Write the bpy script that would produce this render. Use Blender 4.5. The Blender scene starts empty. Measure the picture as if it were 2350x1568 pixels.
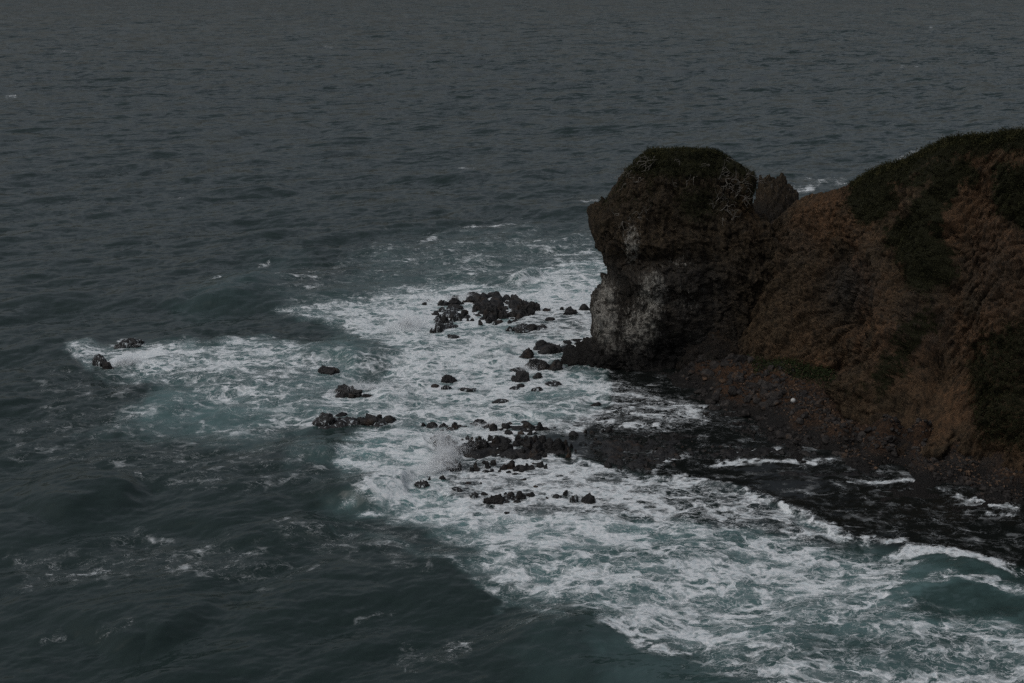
import bpy, math
import numpy as np
from mathutils import Matrix

# ------------------------------------------------------------------ camera, sky, sun, exposure
R = math.radians
sc = bpy.context.scene
H, PITCH, F = 70.0, R(16.0), 1407.0            # camera height (m), tilt below the horizon, focal length in px at 1024
K = 1024 / 2350.0
cam_d = bpy.data.cameras.new('camera')
cam_d.sensor_width = 36.0
cam_d.lens = 36.0 * F / 1024.0
cam_d.clip_start = 1.0
cam_d.clip_end = 60000.0
cam = bpy.data.objects.new('camera', cam_d)
sc.collection.objects.link(cam)
cam.location = (0, 0, H)
cam.rotation_euler = (math.pi / 2 - PITCH, 0, 0)
sc.camera = cam

SUN_ELEV, SUN_AZ = R(55), R(-125)               # azimuth from +Y, negative = left
world = bpy.data.worlds.new('World')
sc.world = world
world.use_nodes = True
wn = world.node_tree
bg = wn.nodes['Background']
sky = wn.nodes.new('ShaderNodeTexSky')
sky.sky_type = 'NISHITA'
sky.sun_disc = False
sky.sun_elevation = SUN_ELEV
sky.sun_rotation = SUN_AZ
sky.air_density = 1.0
sky.dust_density = 2.5
hs = wn.nodes.new('ShaderNodeHueSaturation')
hs.inputs['Saturation'].default_value = 0.40   # a closed cloud deck: the blue is greyed out
wn.links.new(sky.outputs[0], hs.inputs['Color'])
# overcast: a cloud deck is about three times as bright overhead as at the horizon
tcw = wn.nodes.new('ShaderNodeTexCoord')
sxyz = wn.nodes.new('ShaderNodeSeparateXYZ')
wn.links.new(tcw.outputs['Generated'], sxyz.inputs[0])
deck = wn.nodes.new('ShaderNodeMapRange')
deck.inputs['From Min'].default_value, deck.inputs['From Max'].default_value = 0.0, 1.0
deck.inputs['To Min'].default_value, deck.inputs['To Max'].default_value = 0.44, 1.8
wn.links.new(sxyz.outputs['Z'], deck.inputs['Value'])
ov = wn.nodes.new('ShaderNodeVectorMath'); ov.operation = 'SCALE'
wn.links.new(hs.outputs[0], ov.inputs[0]); wn.links.new(deck.outputs[0], ov.inputs['Scale'])
wn.links.new(ov.outputs[0], bg.inputs['Color'])
bg.inputs['Strength'].default_value = 0.09
sun_d = bpy.data.lights.new('sun', 'SUN')
sun_d.energy = 0.5
sun_d.angle = R(40)
sun_d.color = (1.0, 0.97, 0.93)
sun = bpy.data.objects.new('sun', sun_d)
sc.collection.objects.link(sun)
sun.rotation_euler = (math.pi / 2 - SUN_ELEV, 0, math.pi - SUN_AZ)
sun.location = (0, 0, 300)
sc.view_settings.view_transform = 'Standard'
sc.view_settings.look = 'None'
sc.view_settings.gamma = 1.0
sc.view_settings.use_curve_mapping = False
sc.view_settings.exposure = -0.55
sc.cycles.use_denoising = False                # keep the fine grain of rock and foam
sc.cycles.max_bounces = 6
sc.cycles.diffuse_bounces = 3
sc.cycles.glossy_bounces = 3
sc.cycles.transparent_max_bounces = 8

# ------------------------------------------------------------------ small maths
rng = np.random.default_rng(7)
CP, SP = math.cos(PITCH), math.sin(PITCH)


def ground(dx, dy, z=0.0):
    """point at height z seen at picture position dx, dy"""
    dx = np.asarray(dx, float); dy = np.asarray(dy, float)
    u = (dx * K - 512) / F
    v = (dy * K - 341.5) / F
    t = (H - z) / (SP + v * CP)
    return u * t, (CP - v * SP) * t


def at_depth(dx, dy, Y):
    u = (np.asarray(dx, float) * K - 512) / F
    v = (np.asarray(dy, float) * K - 341.5) / F
    t = Y / (CP - v * SP)
    return u * t, H - t * (SP + v * CP)


def chart(X, Y, Z):
    """where a world point lies on the survey chart (the picture's own coordinates)"""
    dz = Z - H
    dep = Y * CP - dz * SP
    return (F * X / dep + 512) / K, (F * (-(dz * CP + Y * SP)) / dep + 341.5) / K


def px_m(Y, z=0.0):
    """metres per chart unit, across the line of sight"""
    return math.hypot(Y, H - z) / F * K


_T2 = {}
def vnoise2(x, y, seed=0):
    T = _T2.setdefault(seed, np.random.default_rng(1000 + seed).random((256, 256)).astype(np.float32))
    xi = np.floor(x); yi = np.floor(y)
    fx = (x - xi).astype(np.float32); fy = (y - yi).astype(np.float32)
    a = xi.astype(np.int64) & 255; b = yi.astype(np.int64) & 255
    a1 = (a + 1) & 255; b1 = (b + 1) & 255
    fx = fx * fx * fx * (fx * (fx * 6 - 15) + 10); fy = fy * fy * fy * (fy * (fy * 6 - 15) + 10)
    return (T[a, b] * (1 - fx) + T[a1, b] * fx) * (1 - fy) + (T[a, b1] * (1 - fx) + T[a1, b1] * fx) * fy


def fbm2(x, y, octs=4, seed=0, gain=0.5):
    s = 0; amp = 1; tot = 0
    for o in range(octs):
        s = s + amp * vnoise2(x, y, seed + o); tot += amp
        x, y = (x * 0.8 - y * 0.6) * 2.03 + 13.7, (x * 0.6 + y * 0.8) * 2.03 + 5.1
        amp *= gain
    return s / tot


_T3 = {}
def vnoise3(p, seed=0):
    T = _T3.setdefault(seed, np.random.default_rng(2000 + seed).random((64, 64, 64)).astype(np.float32))
    i = np.floor(p); f = (p - i).astype(np.float32); i = i.astype(np.int64) & 63; j = (i + 1) & 63
    f = f * f * f * (f * (f * 6 - 15) + 10)
    x0, y0, z0 = i[:, 0], i[:, 1], i[:, 2]; x1, y1, z1 = j[:, 0], j[:, 1], j[:, 2]
    fx, fy, fz = f[:, 0], f[:, 1], f[:, 2]
    def L(a, b, t): return a + (b - a) * t
    return L(L(L(T[x0, y0, z0], T[x1, y0, z0], fx), L(T[x0, y1, z0], T[x1, y1, z0], fx), fy),
             L(L(T[x0, y0, z1], T[x1, y0, z1], fx), L(T[x0, y1, z1], T[x1, y1, z1], fx), fy), fz)


_ROT = np.array([[0.36, 0.48, -0.8], [-0.8, 0.6, 0.0], [0.48, 0.64, 0.6]])
def fbm3(p, octs=4, seed=0, gain=0.5, ridged=False):
    s = 0; amp = 1; tot = 0
    for o in range(octs):
        n = vnoise3(p, seed + o)
        if ridged: n = 1 - np.abs(2 * n - 1)
        s = s + amp * n; tot += amp
        p = p @ _ROT.T * 2.07 + 7.3
        amp *= gain
    return s / tot


def blocks3(p, seed=0):
    """broken blocks: a random step per cell and how near the crack is"""
    g = np.random.default_rng(3000 + seed)
    T = g.random((32, 32, 32, 4)).astype(np.float32)
    i = np.floor(p).astype(np.int64)
    d1 = np.full(len(p), 9.0); d2 = np.full(len(p), 9.0); val = np.zeros(len(p))
    for a in (-1, 0, 1):
        for b in (-1, 0, 1):
            for c in (-1, 0, 1):
                q = i + np.array([a, b, c]); t = T[q[:, 0] & 31, q[:, 1] & 31, q[:, 2] & 31]
                d = np.linalg.norm(q + t[:, :3] - p, axis=1)
                m = d < d1
                d2 = np.where(m, d1, np.minimum(d2, d)); val = np.where(m, t[:, 3], val); d1 = np.where(m, d, d1)
    return val, d2 - d1


def sstep(a, b, x):
    t = np.clip((x - a) / (b - a), 0, 1)
    return t * t * (3 - 2 * t)


def seg_dist(px, py, pts):
    """distance to a polyline, and how far along it (0..1) the nearest point is"""
    best = np.full(px.shape, 1e9); par = np.zeros(px.shape); n = len(pts) - 1
    for i in range(n):
        ax, ay = pts[i]; bx, by = pts[i + 1]
        dx, dy = bx - ax, by - ay
        t = np.clip(((px - ax) * dx + (py - ay) * dy) / (dx * dx + dy * dy + 1e-9), 0, 1)
        d = np.hypot(px - ax - t * dx, py - ay - t * dy)
        m = d < best
        best = np.where(m, d, best); par = np.where(m, (i + t) / n, par)
    return best, par


def poly_sdf(px, py, poly):
    inside = np.zeros(px.shape, bool)
    n = len(poly)
    for i in range(n):
        ax, ay = poly[i]; bx, by = poly[(i + 1) % n]
        if ay == by: continue
        c = ((ay > py) != (by > py)) & (px < (bx - ax) * (py - ay) / (by - ay) + ax)
        inside ^= c
    d, _ = seg_dist(px, py, list(poly) + [poly[0]])
    return np.where(inside, -d, d)


def put(name, verts, faces, mat, parent=None, smooth=True, label=None, cat=None, group=None, kind=None, attrs=None, quads=True):
    verts = np.asarray(verts, np.float32); faces = np.asarray(faces, np.int32)
    me = bpy.data.meshes.new(name)
    k = faces.shape[1]
    me.vertices.add(len(verts)); me.vertices.foreach_set('co', verts.ravel())
    me.loops.add(faces.size); me.loops.foreach_set('vertex_index', faces.ravel())
    me.polygons.add(len(faces)); me.polygons.foreach_set('loop_start', np.arange(0, faces.size, k, dtype=np.int32))
    me.update(calc_edges=True)
    me.polygons.foreach_set('use_smooth', np.full(len(faces), smooth, dtype=bool))
    for an, av in (attrs or {}).items():
        a = me.attributes.new(an, 'FLOAT', 'POINT'); a.data.foreach_set('value', np.asarray(av, np.float32).ravel())
    me.materials.append(mat)
    me.validate()
    return link(name, me, parent, label, cat, group, kind)


def link(name, me, parent=None, label=None, cat=None, group=None, kind=None):
    o = bpy.data.objects.new(name, me)
    sc.collection.objects.link(o)
    if parent: o.parent = parent
    if label: o['label'] = label
    if cat: o['category'] = cat
    if group: o['group'] = group
    if kind: o['kind'] = kind
    return o


def grid_faces(nr, nc, wrap=False):
    r = np.arange(nr - 1)[:, None]; c = np.arange(nc if wrap else nc - 1)[None, :]
    c1 = (c + 1) % nc
    return np.stack([r * nc + c, r * nc + c1, (r + 1) * nc + c1, (r + 1) * nc + c], -1).reshape(-1, 4)


# ------------------------------------------------------------------ materials
class NT:
    def __init__(s, name):
        s.m = bpy.data.materials.new(name); s.m.use_nodes = True
        s.t = s.m.node_tree; s.bsdf = s.t.nodes['Principled BSDF']; s.out = s.t.nodes['Material Output']
    def n(s, typ, **kw):
        nd = s.t.nodes.new('ShaderNode' + typ)
        ins = kw.pop('ins', {})
        for k, v in kw.items(): setattr(nd, k, v)
        for k, v in ins.items(): s.set(nd.inputs[k], v)
        return nd
    def set(s, sock, v):
        if hasattr(v, 'is_output'): s.t.links.new(v, sock)
        else: sock.default_value = v
    def math(s, op, a, b=0.0, c=0.0, clamp=False):
        nd = s.n('Math', operation=op, use_clamp=clamp)
        for i, v in enumerate((a, b, c)): s.set(nd.inputs[i], v)
        return nd.outputs[0]
    def mix(s, f, a, b):
        nd = s.n('Mix', data_type='RGBA')
        s.set(nd.inputs[0], f); s.set(nd.inputs[6], c4(a)); s.set(nd.inputs[7], c4(b))
        return nd.outputs[2]
    def mixf(s, f, a, b):
        nd = s.n('Mix', data_type='FLOAT')
        s.set(nd.inputs[0], f); s.set(nd.inputs[2], a); s.set(nd.inputs[3], b)
        return nd.outputs[0]
    def step(s, x, a, b, lo=0.0, hi=1.0):
        nd = s.n('MapRange', interpolation_type='SMOOTHSTEP')
        for i, v in enumerate((x, a, b, lo, hi)): s.set(nd.inputs[i], v)
        return nd.outputs[0]
    def attr(s, name):
        return s.n('Attribute', attribute_name=name).outputs['Fac']
    def geo(s): return s.n('NewGeometry').outputs['Position']
    def mapping(s, vec, scale=(1, 1, 1), rot=(0, 0, 0), loc=(0, 0, 0)):
        nd = s.n('Mapping'); s.set(nd.inputs[0], vec)
        nd.inputs['Scale'].default_value = scale; nd.inputs['Rotation'].default_value = rot; nd.inputs['Location'].default_value = loc
        return nd.outputs[0]
    def noise(s, vec, scale, detail=4.0, rough=0.55, dist=0.0):
        nd = s.n('TexNoise'); s.set(nd.inputs['Vector'], vec)
        nd.inputs['Scale'].default_value = scale; nd.inputs['Detail'].default_value = detail
        nd.inputs['Roughness'].default_value = rough; nd.inputs['Distortion'].default_value = dist
        return nd
    def vadd(s, a, b, k):
        nd = s.n('VectorMath', operation='MULTIPLY_ADD'); s.set(nd.inputs[0], b); nd.inputs[1].default_value = (k, k, k); s.set(nd.inputs[2], a)
        return nd.outputs[0]
    def bump(s, h, strength, dist, normal=None):
        nd = s.n('Bump'); nd.inputs['Strength'].default_value = strength; nd.inputs['Distance'].default_value = dist
        s.set(nd.inputs['Height'], h)
        if normal is not None: s.set(nd.inputs['Normal'], normal)
        return nd.outputs[0]


def c4(c):
    return c if hasattr(c, 'is_output') else (c[0], c[1], c[2], 1.0)


def centred(N, nodeout):
    nd = N.n('VectorMath', operation='SUBTRACT'); N.set(nd.inputs[0], nodeout); nd.inputs[1].default_value = (0.5, 0.5, 0.5)
    return nd.outputs[0]


def mat_sea():
    N = NT('sea_water')
    P = N.geo()
    foamA, aerA, calm, far = N.attr('foam'), N.attr('aer'), N.attr('calm'), N.attr('far')
    warp1 = centred(N, N.noise(P, 0.16, 3).outputs['Color'])
    warp2 = centred(N, N.noise(P, 0.8, 3).outputs['Color'])
    Q = N.vadd(N.vadd(P, warp1, 4.0), warp2, 1.1)
    nb = N.noise(Q, 0.42, 6, 0.6).outputs[0]           # clots
    nf = N.noise(Q, 2.0, 4, 0.6).outputs[0]            # bubbles
    nl = N.noise(N.vadd(N.mapping(P, (0.42, 1, 1), (0, 0, R(-8))), warp1, 3.0), 0.085, 5, 0.6).outputs[0]   # streaks drawn out by the backwash
    fil = N.math('ABSOLUTE', N.math('SUBTRACT', N.noise(N.mapping(Q, (0.5, 0.9, 1)), 0.5, 5, 0.6).outputs[0], 0.5))
    fil2 = N.math('ABSOLUTE', N.math('SUBTRACT', N.noise(N.mapping(Q, (0.6, 1.0, 1), (0, 0, 0.5), (3, 7, 0)), 1.2, 4, 0.6).outputs[0], 0.5))
    Fx = N.math('ADD', foamA, N.math('MULTIPLY', N.math('SUBTRACT', nl, 0.5), N.math('MULTIPLY', N.step(foamA, 0.05, 0.4), 1.25)))
    clt = N.math('MULTIPLY', N.math('SUBTRACT', nb, 0.5), 0.9)
    jit = N.math('MULTIPLY', N.math('SUBTRACT', nf, 0.5), 0.34)
    # foam is what is left between the round holes that open in it, holes of three sizes, each its own radius
    def holes(scale, sx, sy, rot, r0, k, vary, soft):
        v = N.n('TexVoronoi', feature='F1'); N.set(v.inputs['Vector'], N.mapping(Q, (sx, sy, 0.4), (0, 0, rot))); v.inputs['Scale'].default_value = scale
        sp_ = N.n('SeparateColor'); N.set(sp_.inputs[0], v.outputs['Color'])
        r = N.math('SUBTRACT', N.math('ADD', r0, N.math('MULTIPLY', N.math('SUBTRACT', sp_.outputs[0], 0.5), vary)), N.math('ADD', N.math('MULTIPLY', Fx, k), clt))
        return N.step(N.math('ADD', v.outputs['Distance'], jit), N.math('SUBTRACT', r, soft), N.math('ADD', r, soft))
    h1 = holes(0.36, 0.6, 0.95, 0.0, 0.80, 0.84, 0.7, 0.15)
    h2 = holes(0.80, 0.65, 1.0, 0.5, 0.82, 0.80, 0.6, 0.16)
    h3 = holes(2.00, 0.7, 1.0, 1.1, 0.84, 0.78, 0.5, 0.22)
    body_f = N.math('MULTIPLY', N.math('MULTIPLY', N.math('ADD', 0.12, N.math('MULTIPLY', h1, 0.88)), h2), N.math('ADD', 0.55, N.math('MULTIPLY', h3, 0.45)))
    body_f = N.math('MULTIPLY', body_f, N.step(N.math('ADD', Fx, N.math('MULTIPLY', clt, 0.6)), 0.02, 0.42))
    # thin drawn-out threads between the patches
    wt = N.math('ADD', 0.010, N.math('MULTIPLY', N.math('MAXIMUM', Fx, 0.0), 0.05))
    thr = N.math('MAXIMUM', N.math('SUBTRACT', 1.0, N.step(fil, 0.0, wt)), N.math('MULTIPLY', 0.7, N.math('SUBTRACT', 1.0, N.step(fil2, 0.0, wt))))
    thr = N.math('MULTIPLY', thr, N.step(N.math('ADD', Fx, clt), 0.05, 0.45))
    thr = N.math('MULTIPLY', thr, N.math('ADD', 0.35, N.math('MULTIPLY', nf, 0.8)))
    foam = N.math('MAXIMUM', body_f, thr)
    foam = N.math('MULTIPLY', foam, N.step(foamA, 0.0, 0.12))
    foam = N.math('MINIMUM', N.math('MAXIMUM', foam, 0.0), 1.0)
    # water body
    aer = N.math('MULTIPLY', aerA, N.math('ADD', 0.30, N.math('MULTIPLY', N.noise(Q, 0.22, 5, 0.6).outputs[0], 1.3)), clamp=True)
    body = N.mix(aer, (0.0160, 0.0300, 0.0265), (0.185, 0.315, 0.312))
    body = N.mix(N.math('MULTIPLY', calm, 0.9), body, (0.007, 0.0075, 0.007))
    foam_col = N.mix(N.step(nf, 0.28, 0.66), (0.60, 0.67, 0.68), (0.80, 0.815, 0.81))
    col = N.mix(foam, body, foam_col)
    N.set(N.bsdf.inputs['Base Color'], col)
    N.set(N.bsdf.inputs['Roughness'], N.mixf(foam, N.mixf(calm, 0.12, 0.2), 0.9))
    N.bsdf.inputs['IOR'].default_value = 1.333
    N.set(N.bsdf.inputs['Specular IOR Level'], N.mixf(foam, 0.5, 0.12))
    # slopes of the wind chop that is too small for the mesh (crests lie across the wind)
    W = N.mapping(P, (1, 1, 0.3), (0, 0, R(62)))
    Wc = N.vadd(W, centred(N, N.noise(P, 0.05, 2).outputs['Color']), 6.0)
    def slope(scale, along, detail, rough):
        return centred(N, N.noise(N.mapping(Wc, (1, along, 1)), scale, detail, rough).outputs['Color'])
    s1 = slope(1.5, 0.28, 4, 0.62)
    s2 = slope(0.42, 0.30, 4, 0.6)
    s3 = slope(0.085, 0.42, 5, 0.62)
    nearA = N.mixf(calm, N.mixf(far, 0.40, 1.0), 0.30)
    def scl(v, k):
        nd = N.n('VectorMath', operation='SCALE'); N.set(nd.inputs[0], v); N.set(nd.inputs['Scale'], k); return nd.outputs[0]
    def add(a, b):
        nd = N.n('VectorMath', operation='ADD'); N.set(nd.inputs[0], a); N.set(nd.inputs[1], b); return nd.outputs[0]
    sl = add(add(scl(s1, nearA), scl(s2, N.mixf(calm, N.mixf(far, 0.60, 2.5), 0.2))), scl(s3, N.mixf(far, 0.20, 2.1)))
    fl = N.n('VectorMath', operation='MULTIPLY'); N.set(fl.inputs[0], sl); fl.inputs[1].default_value = (1, 1, 0)
    sl = scl(fl.outputs[0], N.mixf(foam, 1.0, 0.5))
    nn = N.n('VectorMath', operation='NORMALIZE'); N.set(nn.inputs[0], add(N.n('NewGeometry').outputs['Normal'], sl))
    b3 = N.n('Bump'); b3.inputs['Strength'].default_value = 0.4; b3.inputs['Distance'].default_value = 0.25
    N.set(b3.inputs['Height'], N.math('MULTIPLY', foam, N.math('ADD', nb, nf))); N.set(b3.inputs['Normal'], nn.outputs[0])
    N.set(N.bsdf.inputs['Normal'], b3.outputs[0])
    return N.m


def mat_cliff(name, stops, streak=(1.0, 1.0, 0.25), rot=(0, R(-38), 0), rough=0.85):
    """weathered rock: stops = dark, mid, light, rust; masks veg, guano, grey, wet come from the mesh"""
    N = NT(name)
    P = N.geo()
    dark, mid, light, rust = stops
    S = N.mapping(P, streak, rot)
    Sw = N.vadd(S, centred(N, N.noise(P, 0.5, 3).outputs['Color']), 0.9)
    n1 = N.noise(Sw, 1.5, 8, 0.72).outputs[0]
    n2 = N.noise(P, 0.11, 5, 0.6).outputs[0]
    n3 = N.noise(Sw, 4.0, 6, 0.75).outputs[0]
    n4 = N.noise(P, 1.9, 5, 0.65).outputs[0]
    col = N.mix(N.step(n1, 0.36, 0.62), dark, mid)
    col = N.mix(N.math('MULTIPLY', N.math('MULTIPLY', N.step(n2, 0.36, 0.6), N.step(n1, 0.3, 0.6)), N.attr('rust')), col, rust)
    col = N.mix(N.math('MULTIPLY', N.step(n3, 0.58, 0.78), 0.75), col, light)
    col = N.mix(N.math('MULTIPLY', N.step(n4, 0.6, 0.42), 0.45), col, dark)
    g = N.attr('grey')
    col = N.mix(N.math('MULTIPLY', g, 0.8), col, N.mix(n3, (0.022, 0.022, 0.022), (0.075, 0.072, 0.066)))
    gu = N.attr('guano')
    V = N.mapping(P, (2.6, 2.6, 0.42), (0, R(16), 0))
    gn = N.noise(N.vadd(V, centred(N, N.noise(P, 0.8, 3).outputs['Color']), 0.5), 1.0, 7, 0.68).outputs[0]
    gm = N.step(N.math('ADD', gu, N.math('MULTIPLY', N.math('SUBTRACT', gn, 0.5), 1.9)), 0.34, 0.74)
    gm = N.math('MULTIPLY', N.math('MULTIPLY', gm, N.step(gu, 0.03, 0.2)), N.step(N.noise(P, 0.9, 5, 0.65).outputs[0], 0.34, 0.58))
    col = N.mix(N.math('MULTIPLY', gm, 0.85), col, N.mix(n3, (0.20, 0.195, 0.185), (0.58, 0.55, 0.47)))
    ve = N.attr('veg')
    vm = N.step(N.math('ADD', ve, N.math('MULTIPLY', N.math('SUBTRACT', n4, 0.5), 0.9)), 0.35, 0.6)
    col = N.mix(vm, col, N.mix(n4, (0.010, 0.011, 0.005), (0.034, 0.033, 0.014)))
    wet_shade = N.attr('wet_shade')  # wet rock, and in places shade painted as a dark rock colour
    col = N.mix(N.math('MULTIPLY', wet_shade, 0.85), col, N.mix(n3, (0.010, 0.010, 0.010), (0.028, 0.027, 0.025)))
    N.set(N.bsdf.inputs['Base Color'], col)
    N.set(N.bsdf.inputs['Roughness'], N.mixf(wet_shade, rough, 0.62))
    N.bsdf.inputs['Specular IOR Level'].default_value = 0.16
    hgt = N.math('ADD', N.math('MULTIPLY', n1, 1.0), N.math('MULTIPLY', n3, 0.5))
    N.set(N.bsdf.inputs['Normal'], N.bump(hgt, 1.0, 0.7))
    return N.m


def mat_rock(name, dark, light, wash=0.0, rough=0.5, tint=None):
    N = NT(name)
    P = N.geo()
    rnd = N.n('ObjectInfo').outputs['Random']
    n1 = N.noise(P, 1.4, 7, 0.66).outputs[0]
    n2 = N.noise(P, 0.5, 4, 0.6).outputs[0]
    col = N.mix(N.step(n1, 0.35, 0.7), dark, light)
    if tint: col = N.mix(N.math('MULTIPLY', N.step(n2, 0.5, 0.68), rnd), col, tint)
    hsv = N.n('HueSaturation'); N.set(hsv.inputs['Value'], N.math('ADD', 0.7, N.math('MULTIPLY', rnd, 0.6))); N.set(hsv.inputs['Color'], col)
    col = hsv.outputs[0]
    r = rough
    if wash:
        V = N.mapping(P, (2.2, 2.2, 0.45))
        w = N.noise(N.vadd(V, centred(N, N.noise(P, 0.7, 3).outputs['Color']), 0.6), 1.0, 6, 0.65).outputs[0]
        z = N.n('SeparateXYZ'); N.set(z.inputs[0], P)
        wm = N.step(N.math('SUBTRACT', w, N.math('MULTIPLY', z.outputs[2], 0.02)), 0.58 - wash * 0.16, 0.66 - wash * 0.12)
        col = N.mix(N.math('MULTIPLY', wm, 0.85), col, (0.6, 0.65, 0.66))
        r = N.mixf(wm, rough, 0.9)
    N.set(N.bsdf.inputs['Base Color'], col)
    N.set(N.bsdf.inputs['Roughness'], r)
    N.bsdf.inputs['Specular IOR Level'].default_value = 0.3
    N.set(N.bsdf.inputs['Normal'], N.bump(n1, 0.9, 0.35))
    return N.m


def mat_leaf(name, a, b):
    N = NT(name)
    n = N.noise(N.geo(), 0.7, 4, 0.7).outputs[0]
    N.set(N.bsdf.inputs['Base Color'], N.mix(N.step(n, 0.35, 0.68), a, b))
    N.bsdf.inputs['Roughness'].default_value = 0.8
    N.bsdf.inputs['Specular IOR Level'].default_value = 0.15
    return N.m


def mat_plain(name, c, rough):
    N = NT(name)
    n = N.noise(N.geo(), 6.0, 3).outputs[0]
    N.set(N.bsdf.inputs['Base Color'], N.mix(N.math('MULTIPLY', n, 0.5), c, tuple(x * 0.6 for x in c)))
    N.bsdf.inputs['Roughness'].default_value = rough
    return N.m


def mat_spray():
    N = NT('spray_drops')
    N.bsdf.inputs['Base Color'].default_value = (0.95, 0.96, 0.96, 1)
    N.bsdf.inputs['Roughness'].default_value = 1.0
    N.bsdf.inputs['Specular IOR Level'].default_value = 0.0
    tr = N.n('BsdfTranslucent'); tr.inputs[0].default_value = (0.95, 0.96, 0.96, 1)
    mx = N.n('MixShader'); mx.inputs[0].default_value = 0.6
    N.t.links.new(N.bsdf.outputs[0], mx.inputs[1]); N.t.links.new(tr.outputs[0], mx.inputs[2]); N.t.links.new(mx.outputs[0], N.out.inputs['Surface'])
    return N.m


M_SEA = mat_sea()
M_HEAD = mat_cliff('headland_rock', ((0.022, 0.018, 0.013), (0.080, 0.060, 0.038), (0.20, 0.16, 0.115), (0.105, 0.066, 0.032)))
M_CLIFF = mat_cliff('cliff_rock', ((0.030, 0.023, 0.015), (0.112, 0.080, 0.048), (0.36, 0.265, 0.18), (0.162, 0.090, 0.047)))
M_SHORE = mat_cliff('shore_ground', ((0.020, 0.015, 0.012), (0.090, 0.055, 0.034), (0.17, 0.115, 0.075), (0.10, 0.052, 0.027)), streak=(1, 1, 1), rot=(0, 0, 0))
M_ROCK = mat_rock('wet_black_rock', (0.010, 0.010, 0.010), (0.036, 0.034, 0.032), tint=(0.05, 0.032, 0.02))
M_WASH = mat_rock('washed_black_rock', (0.011, 0.011, 0.011), (0.036, 0.034, 0.032), wash=0.3)
M_BOULD = mat_rock('shore_boulder', (0.014, 0.012, 0.011), (0.055, 0.048, 0.042), rough=0.75, tint=(0.085, 0.05, 0.028))
M_SCREE = mat_rock('scree_stone', (0.035, 0.024, 0.017), (0.14, 0.088, 0.055), rough=0.9)
M_SCRUB = mat_leaf('scrub_leaf', (0.010, 0.012, 0.005), (0.040, 0.040, 0.016))
M_GRASS = mat_leaf('grass_blade', (0.022, 0.026, 0.010), (0.075, 0.068, 0.028))
M_TWIG = mat_plain('bleached_twig', (0.17, 0.155, 0.13), 0.9)
M_FLOAT = mat_plain('white_float', (0.60, 0.60, 0.57), 0.4)

# ------------------------------------------------------------------ where the rocks stand (surveyed first: the sea lies calm against them)
CLUSTERS = []
def cluster(*a): CLUSTERS.append(a)


REEF = (980, 700, 4.7)
cluster(REEF, "on the outer reef", 'rocks of the reef off the headland', [
    (930, 200, 170, 45), (1020, 265, 230, 75), (1095, 292, 110, 85), (1190, 285, 90, 35), (1265, 290, 45, 22), (740, 222, 110, 32), (770, 192, 50, 15), (420, 250, 50, 20), (385, 295, 60, 35), (600, 305, 120, 65, 1), (745, 300, 170, 80),
    (700, 312, 90, 40), (865, 262, 80, 18), (730, 352, 190, 62), (840, 432, 105, 72), (585, 380, 80, 55, 1), (510, 415, 90, 45), (720, 490, 75, 72, 1), (800, 482, 55, 62, 1), (545, 462, 70, 48), (620, 505, 95, 85), (575, 535, 65, 55, 1),
    (540, 615, 85, 88, 1), (480, 622, 70, 52, 1), (890, 482, 32, 40), (940, 480, 50, 30), (1000, 362, 130, 80), (1080, 402, 120, 105), (1130, 358, 95, 82), (1180, 456, 200, 138), (1245, 402, 130, 92), (1310, 456, 125, 82), (1400, 437, 150, 72),
    (1480, 436, 90, 50), (1320, 350, 110, 40), (1145, 506, 90, 70), (1100, 462, 60, 40), (1040, 530, 62, 58), (1205, 530, 60, 40, 1)],
    {29: 'big lumpy black rock in the middle of the reef off the headland', 1: 'long black ridge rock at the top of the reef off the headland'})
cluster(REEF, "between reef and headland", 'rocks in the wash between reef and headland', [
    (1465, 272, 230, 80), (1310, 222, 40, 12), (1420, 316, 100, 30), (1560, 412, 230, 138), (1685, 362, 130, 92), (1640, 282, 70, 25), (1480, 372, 160, 52), (1810, 366, 110, 22), (1390, 600, 100, 50, 1), (1520, 620, 180, 62, 1), (1620, 592, 160, 70),
    (1740, 552, 60, 20), (1850, 476, 120, 40), (2100, 402, 200, 42), (2000, 350, 50, 30), (2085, 345, 80, 30), (2145, 368, 60, 22), (2270, 356, 130, 65)],
    {0: 'long low black rock behind the widest lump right of the reef', 3: 'widest black lump right of the reef, sloping to the sea'})
cluster((1260, 820, 5.875), "at the headland's left foot", 'rocks at the left foot of the headland', [
    (560, 292, 260, 90), (640, 386, 320, 112), (780, 342, 170, 92), (900, 352, 120, 40), (340, 452, 205, 138), (920, 226, 140, 45), (1050, 241, 45, 22), (965, 316, 145, 80), (1062, 312, 90, 45), (470, 602, 230, 135), (600, 612, 180, 125),
    (750, 622, 230, 135), (380, 565, 130, 62), (840, 612, 70, 30), (200, 642, 220, 50, 1), (520, 622, 90, 30), (250, 796, 230, 140), (150, 752, 120, 50), (490, 742, 150, 75), (255, 868, 120, 48), (490, 932, 170, 62, 1), (720, 852, 240, 62, 1), (160, 912, 150, 32, 1)],
    {16: 'rounded black boulder rising alone below the ridge of rocks by the headland', 11: 'right half of the black ridge of rocks by the headland', 4: 'pointed dark rock left of the flat slab by the headland'})
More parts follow.
